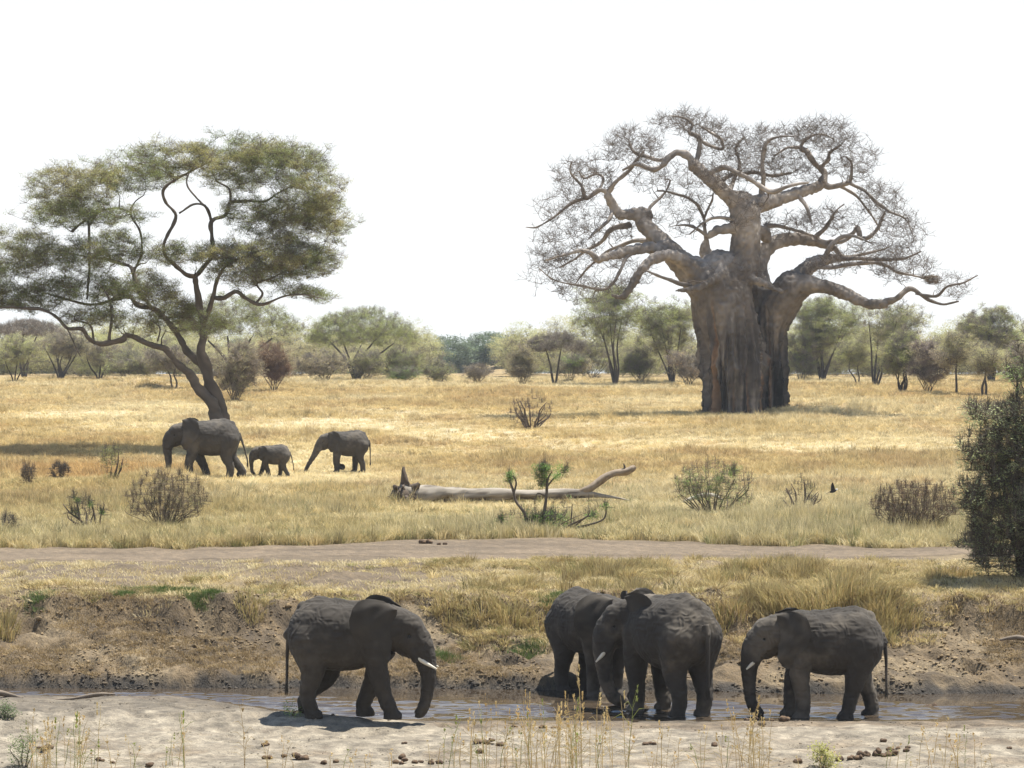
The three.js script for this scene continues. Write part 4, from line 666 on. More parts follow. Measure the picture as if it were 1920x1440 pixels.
// ------------------------------------------------------------------ trees and bushes beyond the plain
const leafFar = [spray(34, 0.42, 0.12, 0.03, 41, 0.75), spray(32, 0.45, 0.13, 0.03, 42, 0.6)], twigFar = twigs(9, 0.7, 0.013, 43, 0.3), leafFine = spray(40, 0.36, 0.1, 0.024, 44, 0.7);
const OLIVEG = [0.33, 0.36, 0.115], GREYG = [0.38, 0.365, 0.17], DRYG = [0.44, 0.37, 0.22], DARKG = [0.22, 0.25, 0.09], BRIGHT = [0.19, 0.27, 0.065], BROWN = [0.26, 0.15, 0.08], GREYT = [0.24, 0.205, 0.165];
// o: px, py foot; top, left, right of the crown in the picture; low = underside of the crown; kind; leaf colour; d overrides the distance
function backTree(name, label, category, group, o, s) {
  seed(s);
  const B = o.d ? onLand(o.px, o.d) : ground(o.px, o.py, 330), D = B[3], S = scaleAt(D), base = [B[0], B[1] - 0.05, B[2]];
  const Y = (py) => at(o.px, py, D)[1] - base[1], X = (px) => (px - o.px) / S;
  const top = Y(o.top), low = Math.max(0.05, Y(o.kind === 'vase' ? o.low + 0.3 * ((o.py ?? 712) - o.low) : o.low)), xl = X(o.left), xr = X(o.right), cx = (xl + xr) / 2, hw = (xr - xl) / 2, ch = (top - low), deep = hw * (o.deep ?? 0.9);
  const t = thing(name, label, category, group, base), m = new Mesher(), bark = barkTone(o.bark ?? [0.075, 0.06, 0.048], 3, 0.4), nodes = [], tips = [], n = Math.round((o.n ?? 150) * clamp(hw * ch / 10, 0.3, 2));
  const stems = o.stems ?? 1, thick = o.thick ?? clamp(top * 0.022, 0.04, 0.2);
  for (let i = 0; i < stems; i++) {
    const a = stems > 1 ? (i + 0.5) / stems * 2 - 1 : (o.lean ?? 0.1), z = stems > 1 ? rr(-1, 1) * deep * 0.45 : rr(-0.3, 0.3), ex = cx + a * hw * (o.flare ?? 0.6), ey = mix(low, top, o.fork ?? 0.55) * rr(0.88, 1.08), bx = stems > 1 ? a * 0.25 : 0, kink = rr(-0.45, 0.45);
    const p = smooth([[bx * 0.4, -0.2, 0, thick * 1.25], [bx + ex * 0.12, ey * 0.22, z * 0.15, thick], [mix(bx, ex, 0.42) + kink, ey * 0.55, z * 0.5, thick * 0.8], [ex, ey, z, thick * 0.45]], 6);
    m.tube(p, p.map((q) => q[3]), 6, { rough: 0.25, freq: 2, color: bark }); p.forEach((q, k) => { if (k > (o.bush ? 2 : 6)) nodes.push(q); });
  }
  const lobes = []; for (let i = 0; i < 9; i++) { const q = inBall([0, 0, 0, 0.62, 0.6, 0.62], 0.55); lobes.push([...q, rr(0.3, 0.5), rr(0.26, 0.44), rr(0.3, 0.5)]); }
  for (let i = 0; i < n; i++) {
    let x, y, z;
    if (o.kind === 'umbrella') { const a = rr(0, TAU), r = Math.sqrt(rnd()), dome = Math.sqrt(Math.max(0, 1 - r * r * 0.96)), lump = 1 + 0.18 * noise(Math.cos(a) * r * 3 + s, Math.sin(a) * r * 3); x = cx + Math.cos(a) * r * hw; z = Math.sin(a) * r * deep; y = low + ch * clamp((0.16 + 0.84 * dome * lump) * (r > 0.8 ? rr(0.6, 1) : 1 - 0.75 * rnd() ** 2.2), 0, 1.02); }
    else { const p = rnd() < 0.3 ? inBall([0, 0, 0, 0.95, 0.95, 0.95]) : inBall(lobes[Math.floor(rnd() * 9)]), lump = 1; x = cx + p[0] * hw * lump; z = p[2] * deep * lump; y = low + ch * 0.5 * (1 + p[1] * lump) ; if (o.kind === 'vase') { const f = clamp((y - low) / ch, 0, 1); x = cx + (x - cx) * mix(0.55, 1.08, Math.sqrt(f)); } if (o.bush && y < 0.1) y = rr(0.1, 0.5); }
    tips.push([x, y, z]);
  }
  grow(m, nodes, tips, { step: 0.7, seg: 5, base: 0.014, gain: 0.016, tip: 0.01, wobble: 0.12, jag: 0.1, sides: 3, down: o.bush ? 1 : 2.5, color: bark });
  part(o.bush ? 'stems' : 'trunk', m.geometry(), barkMat, t);
  const leaves = [], bare = [], L = o.leaf ?? OLIVEG, per = Math.round((o.per ?? 6) * 0.75);
  for (const p of tips) {
    for (let k = 0; k < per; k++) { const c = fbm(p[0] * 0.6 + s, p[1] * 0.8, p[2] * 0.6, 2); leaves.push([p[0] + rr(-0.6, 0.6), p[1] + rr(-0.4, 0.4), p[2] + rr(-0.6, 0.6), rr(0, TAU), rr(0.65, 1.2), rr(0.55, 1), shade(o.leaf2 ? blend(L, o.leaf2, sst(-0.25, 0.3, c)) : L, rr(0.72, 1.28) * (1 + 0.3 * c))]); }
    for (let k = 0; k < (o.twig ?? 0.6); k++) bare.push([p[0] + rr(-0.3, 0.3), p[1] + rr(-0.2, 0.2), p[2] + rr(-0.3, 0.3), rr(0, TAU), rr(0.7, 1.2), rr(0.7, 1.2), shade(o.twigTone ?? GREYT, rr(0.6, 1.15))]);
  }
  if (leaves.length) scatter('crown', o.fine ? leafFine : leafFar[s % 2], leafMat, leaves, t);
  if (bare.length) scatter('twigs', twigFar, twigMat, bare, t);
  return t;
}
const wood = 'trees beyond the plain', scrub = 'bushes at the edge of the plain';
const T = (label, o, s) => backTree('savanna_tree', label, 'tree', wood, o, s), Bu = (label, o, s) => backTree('thorn_bush', label, 'bush', scrub, { bush: 1, stems: 7, flare: 0.75, n: 170, twig: 1.6, thick: 0.035, per: 5, ...o }, s);
T('pale grey leafless flat tree far behind the left edge scrub', { px: 45, d: 345, top: 604, low: 640, left: -25, right: 125, kind: 'umbrella', stems: 3, flare: 0.5, per: 0, twig: 3, n: 190 }, 1);
T('airy olive tree with thin forked trunk at the left edge', { px: 28, py: 718, top: 622, low: 690, left: -30, right: 95, kind: 'vase', stems: 3, leaf: GREYG, leaf2: OLIVEG, n: 140, per: 5, thick: 0.07 }, 2);
T('many-stemmed dark tree in scrub beneath the long left acacia limb', { px: 114, py: 713, top: 612, low: 670, left: 60, right: 180, kind: 'vase', stems: 6, flare: 0.7, leaf: GREYG, leaf2: DRYG, n: 150, per: 4, twig: 1.5, thick: 0.09 }, 3);
T('grey scrubby tree right of the many-stemmed tree, under acacia', { px: 186, py: 712, top: 640, low: 690, left: 130, right: 245, kind: 'vase', stems: 3, leaf: DRYG, leaf2: GREYG, n: 150, per: 5, twig: 2, thick: 0.1 }, 4);
Bu('olive rounded bush behind the grassy mound on the left', { px: 240, d: 325, top: 648, low: 712, left: 185, right: 305, leaf: GREYG, leaf2: OLIVEG }, 5);
T('thin tree with drooping dry crown beside the acacia trunk', { px: 327, py: 730, top: 640, low: 700, left: 258, right: 385, kind: 'vase', stems: 2, leaf: DRYG, leaf2: DARKG, n: 150, per: 4, twig: 2, thick: 0.08 }, 6);
T('green flat-topped acacia directly behind the leaning acacia trunk', { px: 438, d: 305, top: 558, low: 652, left: 330, right: 568, kind: 'umbrella', stems: 4, flare: 0.7, fork: 0.25, leaf: OLIVEG, leaf2: [0.24, 0.25, 0.085], n: 190, per: 9, fine: 1, deep: 0.7 }, 7);
Bu('pale beige thorn bush to the right of the leaning trunk', { px: 440, py: 755, top: 640, low: 745, left: 386, right: 498, leaf: [0.38, 0.32, 0.2], leaf2: GREYG, per: 4, twig: 2.5, twigTone: [0.3, 0.25, 0.19] }, 8);
Bu('rust brown dry bush next to the pale beige bush', { px: 514, py: 736, top: 640, low: 725, left: 478, right: 548, leaf: BROWN, leaf2: DRYG, per: 4, twig: 2.5, twigTone: [0.19, 0.12, 0.08] }, 9);
T('broad dome-shaped umbrella acacia standing alone left of centre', { px: 668, d: 312, top: 584, low: 664, left: 572, right: 780, kind: 'umbrella', stems: 5, flare: 0.75, fork: 0.3, leaf: OLIVEG, leaf2: [0.24, 0.26, 0.09], n: 240, per: 9, fine: 1 }, 10);
Bu('round grey-green bush under the dome-shaped acacia', { px: 688, py: 716, top: 650, low: 712, left: 652, right: 722, leaf: GREYG, leaf2: OLIVEG, per: 6 }, 11);
Bu('grey-brown low bush at the left foot of the dome-shaped acacia', { px: 610, py: 716, top: 655, low: 712, left: 560, right: 660, leaf: DRYG, leaf2: GREYG, twig: 2 }, 12);
Bu('dark green bush under the right side of the dome-shaped acacia', { px: 752, d: 318, top: 650, low: 708, left: 706, right: 800, leaf: OLIVEG, leaf2: DARKG }, 13);
Bu('small bright green bush at the edge of the grass, centre left', { px: 762, py: 716, top: 690, low: 714, left: 733, right: 788, leaf: BRIGHT }, 14);
Bu('olive round bush right of the small bright green bush', { px: 824, py: 718, top: 675, low: 716, left: 792, right: 852, leaf: OLIVEG, leaf2: GREYG }, 15);
Bu('bare thin-twigged bush in the gap before the distant wood', { px: 895, py: 718, top: 684, low: 714, left: 866, right: 922, leaf: DRYG, per: 2, twig: 3 }, 16);
Bu('dense olive egg-shaped bush left of the bent dark tree', { px: 980, py: 724, top: 650, low: 718, left: 953, right: 1008, leaf: [0.22, 0.2, 0.085], leaf2: DRYG, per: 9 }, 17);
T('bent dark tree with bare grey crown, centre right', { px: 1040, py: 722, top: 630, low: 668, left: 983, right: 1092, kind: 'umbrella', stems: 2, flare: 0.6, leaf: GREYG, per: 1, twig: 4, n: 200, thick: 0.12 }, 18);
Bu('pale bush with green foot behind the bent dark tree', { px: 1068, py: 716, top: 660, low: 712, left: 1036, right: 1106, leaf: DRYG, leaf2: BRIGHT, twig: 2 }, 19);
T('tall forked green tree left of the baobab, crown below its branches', { px: 1154, py: 722, top: 520, low: 632, left: 1056, right: 1226, kind: 'vase', stems: 5, flare: 0.42, leaf: OLIVEG, leaf2: [0.25, 0.25, 0.09], n: 170, per: 7, thick: 0.095 }, 20);
T('shorter forked green tree touching the left edge of the baobab trunk', { px: 1260, py: 718, top: 552, low: 655, left: 1165, right: 1325, kind: 'vase', stems: 6, flare: 0.45, leaf: OLIVEG, leaf2: GREYG, n: 170, per: 7, thick: 0.085 }, 21);
Bu('dark leafy bush between the two forked green trees', { px: 1200, py: 718, top: 655, low: 714, left: 1166, right: 1236, leaf: DARKG, leaf2: GREYG }, 22);
Bu('brown dry bush at the left foot of the baobab', { px: 1292, py: 724, top: 650, low: 718, left: 1240, right: 1330, leaf: DRYG, leaf2: BROWN, twig: 2, per: 3 }, 23);
Bu('grey scrub filling behind the tall forked green tree', { px: 1110, d: 326, top: 640, low: 710, left: 1070, right: 1160, leaf: GREYG, leaf2: DARKG, twig: 2 }, 24);
T('tall many-stemmed green tree right of the baobab trunk', { px: 1541, py: 716, top: 545, low: 640, left: 1470, right: 1640, kind: 'vase', stems: 6, flare: 0.62, leaf: OLIVEG, leaf2: [0.25, 0.26, 0.09], n: 190, per: 8, thick: 0.095 }, 25);
T('spreading green tree under the long drooping baobab limb', { px: 1641, py: 726, top: 558, low: 640, left: 1585, right: 1745, kind: 'vase', stems: 4, flare: 0.6, leaf: [0.24, 0.25, 0.09], leaf2: GREYG, n: 160, per: 6, thick: 0.095 }, 26);
T('slender young tree between the two green trees right of baobab', { px: 1607, py: 722, top: 632, low: 680, left: 1570, right: 1646, kind: 'vase', stems: 2, leaf: GREYG, leaf2: OLIVEG, n: 150, per: 6, thick: 0.07 }, 27);
Bu('tall olive thicket right of the spreading green tree', { px: 1692, py: 737, top: 610, low: 725, left: 1652, right: 1738, leaf: GREYG, leaf2: OLIVEG, per: 6, thick: 0.06 }, 28);
Bu('mauve-grey leafless thicket in the right-hand scrub', { px: 1740, py: 738, top: 632, low: 728, left: 1695, right: 1790, leaf: DRYG, per: 4, twig: 3.5, twigTone: [0.26, 0.21, 0.18] }, 29);
T('small round-crowned tree on a single dark trunk, right', { px: 1793, py: 741, top: 622, low: 680, left: 1752, right: 1835, kind: 'vase', stems: 1, flare: 0.3, leaf: GREYG, leaf2: DRYG, n: 190, per: 7, thick: 0.095 }, 30);
T('low tree with two dark trunks near the right edge', { px: 1845, py: 743, top: 640, low: 690, left: 1805, right: 1895, kind: 'vase', stems: 2, flare: 0.35, leaf: DRYG, leaf2: GREYG, n: 170, per: 6, thick: 0.095 }, 31);
T('tall airy round tree behind the right-hand scrub', { px: 1858, d: 318, top: 568, low: 650, left: 1788, right: 1930, kind: 'vase', stems: 4, flare: 0.5, leaf: OLIVEG, leaf2: GREYG, n: 190, per: 6, twig: 1.5 }, 32);
Bu('pale olive bush against the right edge of the baobab trunk', { px: 1502, py: 716, top: 610, low: 712, left: 1462, right: 1560, leaf: GREYG, leaf2: OLIVEG, per: 5, twig: 2 }, 33);
Bu('grey-green scrub at the far right edge behind the near tree', { px: 1915, py: 742, top: 640, low: 735, left: 1870, right: 1985, leaf: GREYG, leaf2: DRYG }, 34);
{                                                             // the wood behind them, too far off to tell one crown from the next
  seed(4000); const leaves = [[], []], twl = [];
  for (let i = 0; i < 360; i++) {
    const extra = i >= 330, far = extra || i % 3 === 0, px = extra ? mix(770, 985, (i - 330) / 29) + rr(-8, 8) : rr(-220, 2140); const d = far ? rr(560, 900) : rr(350, 430), b = onLand(px, d), S = scaleAt(d), mid = px > 780 && px < 960; if (!far && mid) continue;
    const h = far ? (extra ? rr(4.2, 7.2) : rr(5.5, 7.5)) : rr(3.6, mid ? 3.6 : 7.4), w = h * rr(0.45, 0.8), tone = far ? [0.11, 0.15, 0.08] : blend(blend(GREYG, DRYG, rnd()), OLIVEG, rnd() * 0.7), k = far ? 260 : 210;
    for (let j = 0; j < k; j++) { const p = inBall([b[0], b[1] + h * 0.52, b[2], w, h * 0.5, w], 0.45); leaves[far ? 1 : 0].push([p[0], p[1], p[2], rr(0, TAU), rr(1.2, 2.1), rr(0.8, 1.5), shade(tone, rr(0.7, 1.3))]); }
    if (!far) for (let j = 0; j < 50; j++) { const p = inBall([b[0], b[1] + h * 0.42, b[2], w, h * 0.45, w]); twl.push([p[0], p[1], p[2], rr(0, TAU), rr(1, 1.6), rr(0.8, 1.4), shade(GREYT, rr(0.5, 1))]); }
  }
  tag(scatter('scrub_thicket', leafFar[0], leafMat, leaves[0], scene), 'grey-green scrub massed behind the front row of trees', 'scrub');
  tag(scatter('scrub_twigs', twigFar, twigMat, twl, scene), 'bare twigs of the massed scrub behind the trees', 'scrub');
  tag(scatter('distant_wood', spray(30, 0.6, 0.3, 0.09, 46), leafMat, leaves[1], scene), 'hazy blue-green wood on the far horizon', 'wood');
}

// ------------------------------------------------------------------ shrubs, log, tussocks, dung and the rest of the small things
const leafSmall = spray(16, 0.11, 0.045, 0.016, 51, 0.9), leafTuft = spray(16, 0.13, 0.055, 0.02, 52, 0.9), twigSmall = twigs(6, 0.32, 0.006, 53, 0.5);
// o: foot px, py; top, left, right in the picture; n twigs; leaf colour and leaves to a tip; traced stems are optional
function shrub(name, label, category, group, o, s) {
  seed(s);
  const B = o.d ? onLand(o.px, o.d) : ground(o.px, o.py), D = B[3], S = scaleAt(D), base = [B[0], B[1] - 0.02, B[2]], Y = (py) => at(o.px, py, D)[1] - base[1], X = (px) => (px - o.px) / S;
  const t = thing(name, label, category, group, base), m = new Mesher(), nodes = [], tips = [], bark = barkTone(o.bark ?? [0.11, 0.086, 0.064], 12, 0.4);
  const top = Y(o.top), xl = X(o.left), xr = X(o.right), cx = (xl + xr) / 2, hw = (xr - xl) / 2;
  for (const l of o.traced ?? []) { const p = smooth(l.map(([px, py, w, z]) => [X(px), Y(py), z ?? 0, w / 3.2 / S]), 5); m.tube(p, p.map((q) => q[3]), 6, { rough: 0.4, freq: 6, color: bark }); nodes.push(...p.slice(3)); }
  for (let i = 0; i < (o.stems ?? 9); i++) {
    const a = rr(-1, 1), z = rr(-1, 1) * hw * 0.7, h = top * rr(0.55, 0.98) * (1 - 0.3 * a * a), ex = cx + a * hw * 0.92, r = (o.thick ?? 0.02) * rr(0.6, 1.2);
    const p = smooth([[ex * 0.2, -0.06, z * 0.2, r * 1.3], [ex * rr(0.3, 0.6), h * 0.35, z * 0.5, r], [ex * rr(0.6, 1) + rr(-0.08, 0.08), h * 0.7, z * 0.9, r * 0.7], [ex, h, z, r * 0.35]], 4);
    m.tube(p, p.map((q) => q[3]), 5, { rough: 0.3, freq: 7, color: bark }); nodes.push(...p.slice(3));
  }
  for (let i = 0; i < (o.n ?? 60); i++) { const p = inBall([cx, top * 0.55, 0, hw, top * 0.5, hw * 0.8], 0.3); if (p[1] > 0.08) tips.push(p); }
  const leaves = [];
  for (const [px, py, rx, ry, k] of o.heads ?? []) { const sub = []; for (let i = 0; i < 6; i++) sub.push([...inBall([X(px), Y(py), 0, rx / S, ry / S, rx / S]), rx / S * rr(0.25, 0.6), ry / S * rr(0.35, 0.8), rx / S * rr(0.25, 0.6)]); for (let i = 0; i < k; i++) { const p = inBall(sub[i % 6]); if (i % 3 === 0) tips.push(p); leaves.push([...p, rr(0, TAU), rr(0.6, 1.1), rr(0.6, 1.1), shade(o.leaf, rr(0.65, 1.35))]); } }
  grow(m, nodes, tips, { step: 0.14, seg: 4, base: 0.004, gain: 0.012, tip: 0.004, wobble: 0.15, jag: 0.04, sides: 3, down: 1.4, color: bark });
  part('stems', m.geometry(), barkMat, t);
  const bare = [];
  for (const p of tips) { for (let k = 0; k < (o.per ?? 2); k++) if (rnd() < (o.cover ?? 1)) leaves.push([p[0] + rr(-0.12, 0.12), p[1] + rr(-0.1, 0.1), p[2] + rr(-0.12, 0.12), rr(0, TAU), rr(0.6, 1.2), rr(0.6, 1.2), shade(rnd() < 0.25 && o.leaf2 ? o.leaf2 : o.leaf, rr(0.65, 1.35))]); for (let k = 0; k < (o.twig ?? 1); k++) bare.push([...p, rr(0, TAU), rr(0.6, 1.2), rr(0.7, 1.2), shade(o.twigTone ?? [0.1, 0.08, 0.06], rr(0.7, 1.3))]); }
  if (leaves.length) scatter('leaves', o.big ? leafTuft : leafSmall, leafMat, leaves, t);
  if (bare.length) scatter('twigs', twigSmall, twigMat, bare, t);
  return t;
}
const shrubs = 'shrubs on the grass plain', FRESH = [0.16, 0.27, 0.055], DULL = [0.16, 0.175, 0.07], TAN = [0.3, 0.22, 0.1];
shrub('dead_bush', 'dark leafless bush alone in the grass left of the baobab', 'bush', shrubs, { px: 995, py: 806, top: 736, left: 950, right: 1040, stems: 14, n: 70, per: 0, twig: 2, leaf: DULL, thick: 0.05, bark: [0.1, 0.075, 0.055], twigTone: [0.13, 0.1, 0.075] }, 101);
shrub('low_shrub', 'small leafy shrub on the straw heap in front of leading elephant', 'shrub', shrubs, { px: 212, py: 908, top: 832, left: 188, right: 238, stems: 5, n: 40, per: 3, leaf: [0.3, 0.32, 0.1], thick: 0.035, twig: 1 }, 102);
shrub('low_shrub', 'twisted dark shrub with green tufts, leftmost beside the track', 'shrub', shrubs, { px: 168, py: 1000, top: 932, left: 122, right: 206, stems: 6, n: 26, per: 0, leaf: FRESH, thick: 0.035, twig: 0.6,
  traced: [[[170, 1000, 9], [150, 975, 7], [132, 962, 5], [118, 945, 3]], [[176, 1000, 9], [178, 970, 7], [172, 948, 4]], [[150, 975, 6], [146, 950, 5], [143, 934, 3]], [[184, 1000, 5], [190, 965, 4], [197, 945, 2]]], heads: [[143, 938, 7, 8, 26], [140, 962, 9, 6, 24], [170, 946, 7, 6, 20], [191, 960, 5, 5, 14]] }, 103);
shrub('brushwood_shrub', 'broad dark brushy shrub with grassy foot, below the walking elephants', 'shrub', shrubs, { px: 305, py: 992, top: 890, left: 234, right: 392, stems: 40, n: 170, per: 2, cover: 0.8, leaf: [0.2, 0.19, 0.085], leaf2: [0.34, 0.26, 0.12], thick: 0.013, twig: 2, twigTone: [0.16, 0.12, 0.08] }, 104);
shrub('sprouting_shrub', 'gnarled shrub with green heads standing before the fallen log', 'shrub', shrubs, { px: 1015, py: 1003, top: 930, left: 938, right: 1130, stems: 8, n: 36, per: 1, leaf: FRESH, thick: 0.022, twig: 1, big: 1,
  traced: [[[990, 1002, 12], [984, 964, 10], [968, 941, 9], [961, 916, 8], [953, 896, 5]], [[963, 925, 7], [968, 905, 6], [962, 892, 4]], [[1020, 1002, 16], [1020, 966, 12], [1025, 924, 9], [1027, 900, 7], [1035, 884, 4]], [[1026, 912, 6], [1040, 895, 5], [1055, 885, 3]], [[1022, 930, 5], [1008, 925, 4], [1003, 940, 2]], [[1030, 1002, 10], [1074, 991, 8], [1108, 983, 7], [1133, 972, 6], [1137, 948, 3]], [[1074, 990, 6], [1099, 969, 6], [1114, 967, 3]], [[1070, 992, 5], [1072, 960, 4], [1073, 945, 2]], [[985, 998, 6], [955, 985, 4], [940, 978, 2]]],
  heads: [[952, 893, 16, 12, 36], [1035, 882, 30, 15, 70], [1055, 880, 12, 10, 20], [1012, 888, 12, 10, 20], [1022, 905, 12, 16, 30], [942, 990, 10, 14, 40], [1025, 985, 40, 18, 120], [1000, 970, 20, 14, 40], [1050, 980, 24, 14, 40], [1110, 966, 10, 6, 14], [1136, 950, 5, 4, 8], [1075, 1000, 16, 6, 14]] }, 105);
shrub('leafy_shrub', 'fresh green airy shrub right of the sprouting shrub and log', 'shrub', shrubs, { px: 1335, py: 972, top: 868, left: 1256, right: 1422, stems: 22, n: 170, per: 3, cover: 0.85, leaf: [0.22, 0.3, 0.08], leaf2: DULL, thick: 0.024, twig: 1, twigTone: [0.15, 0.11, 0.08], heads: [[1378, 885, 14, 10, 40], [1295, 915, 16, 10, 30], [1345, 905, 30, 20, 50]] }, 106);
shrub('thorny_shrub', 'small dark twisted thorn shrub between two larger shrubs, right', 'shrub', shrubs, { px: 1500, py: 966, top: 898, left: 1462, right: 1542, stems: 9, n: 30, per: 1, cover: 0.4, leaf: DULL, thick: 0.035, twig: 1, traced: [[[1500, 966, 8], [1486, 940, 7], [1474, 915, 4]], [[1508, 966, 8], [1510, 935, 7], [1508, 905, 4]]] }, 107);
shrub('brushwood_shrub', 'wide brown brushwood clump beside the track on the right', 'shrub', shrubs, { px: 1712, py: 1002, top: 906, left: 1632, right: 1802, stems: 70, n: 220, per: 2, cover: 0.7, leaf: [0.2, 0.18, 0.085], leaf2: [0.3, 0.2, 0.1], thick: 0.013, twig: 2, twigTone: [0.15, 0.105, 0.07], bark: [0.085, 0.062, 0.045] }, 108);
shrub('dead_bush', 'little dry brown bush at the far left of the straw heap', 'bush', shrubs, { px: 52, py: 912, top: 868, left: 35, right: 70, stems: 9, n: 24, per: 1, leaf: [0.2, 0.13, 0.06], thick: 0.015, twig: 2 }, 109);
shrub('dead_bush', 'small grey tangle of twigs in the straw heap', 'bush', shrubs, { px: 110, py: 904, top: 872, left: 92, right: 130, stems: 9, n: 36, per: 0, leaf: DULL, thick: 0.015, twig: 3 }, 110);
shrub('dead_bush', 'low brown tuft of twigs by the track at the left edge', 'bush', shrubs, { px: 20, py: 1006, top: 965, left: 0, right: 42, stems: 12, n: 20, per: 0, leaf: DULL, thick: 0.013, twig: 2 }, 111);
shrub('weed_plant', 'small green weed growing on the mud at the left edge', 'plant', null, { px: 10, py: 1348, top: 1322, left: -4, right: 24, stems: 5, n: 20, per: 3, leaf: [0.1, 0.15, 0.05], thick: 0.008, twig: 0 }, 112);
shrub('weed_plant', 'bright green sprig by the hind foot of the striding elephant', 'plant', null, { px: 548, py: 1342, top: 1325, left: 535, right: 560, stems: 4, n: 10, per: 4, leaf: [0.2, 0.32, 0.06], thick: 0.008, twig: 0 }, 113);
{                                                             // evergreen thorn tree that closes the right edge, on the shelf above the bank
  seed(1200); const B = onLand(1925, 80.5), D = B[3], S = scaleAt(D), base = [B[0], B[1] - 0.05, B[2]], P = (px, py, z) => { const q = at(px, py, D); return [q[0] - base[0], q[1] - base[1], z]; };
  const t = thing('evergreen_thorn_tree', 'dense dark green thorn tree filling the right edge', 'tree', null, base), m = new Mesher(), nodes = [], tips = [], bark = barkTone([0.09, 0.07, 0.053], 6, 0.4);
  for (let i = 0; i < 16; i++) { const e = P(rr(1850, 2060), rr(660, 960), rr(-1.3, 1.3)), k = [e[0] * 0.4 + rr(-0.3, 0.3), e[1] * 0.5, e[2] * 0.5], p = smooth([[rr(-0.3, 0.3), -0.2, rr(-0.3, 0.3), 0.1], [...k, 0.06], [...e, 0.025]], 7); m.tube(p, p.map((q) => q[3]), 6, { rough: 0.3, freq: 3, color: bark }); nodes.push(...p.slice(4)); }
  const zones = [[1968, 660, 60, 66, 70, 1], [1915, 690, 24, 36, 14, 1], [1945, 760, 50, 30, 30, 0], [1838, 770, 34, 16, 14, 0], [1822, 840, 28, 26, 16, 0], [1818, 930, 26, 34, 18, 0], [1900, 790, 80, 34, 90, 0], [1885, 860, 72, 60, 150, 0], [1895, 960, 86, 80, 200, 0], [1990, 850, 80, 160, 220, 0], [1990, 1000, 90, 80, 120, 0], [1875, 1040, 66, 46, 70, 2], [1830, 1020, 36, 40, 26, 2]], leaves = [], bare = [];
  for (const [x, y, rx, ry, n, kind] of zones) { const c = P(x, y, 0); for (let i = 0; i < n; i++) { const p = inBall([c[0], c[1], c[2], rx / S, ry / S, 1.5]); if (p[1] < 0.05) continue; tips.push(p); for (let k = 0; k < (kind === 2 ? 2 : 3); k++) leaves.push([p[0] + rr(-0.28, 0.28), p[1] + rr(-0.18, 0.18), p[2] + rr(-0.28, 0.28), rr(0, TAU), rr(0.8, 1.6), rr(0.6, 1.2), shade(kind === 1 ? [0.24, 0.33, 0.1] : [0.33, 0.36, 0.165], rr(0.6, 1.4))]); for (let k = 0; k < 2; k++) bare.push([...p, rr(0, TAU), rr(0.9, 1.8), rr(0.8, 1.5), shade([0.13, 0.105, 0.075], rr(0.6, 1.3))]); } }
  grow(m, nodes, tips, { step: 0.2, seg: 6, base: 0.008, gain: 0.014, tip: 0.006, wobble: 0.16, jag: 0.06, sides: 3, color: bark });
  part('trunk', m.geometry(), barkMat, t); scatter('crown', leafTuft, leafMat, leaves, t); scatter('twigs', twigSmall, twigMat, bare, t);
}
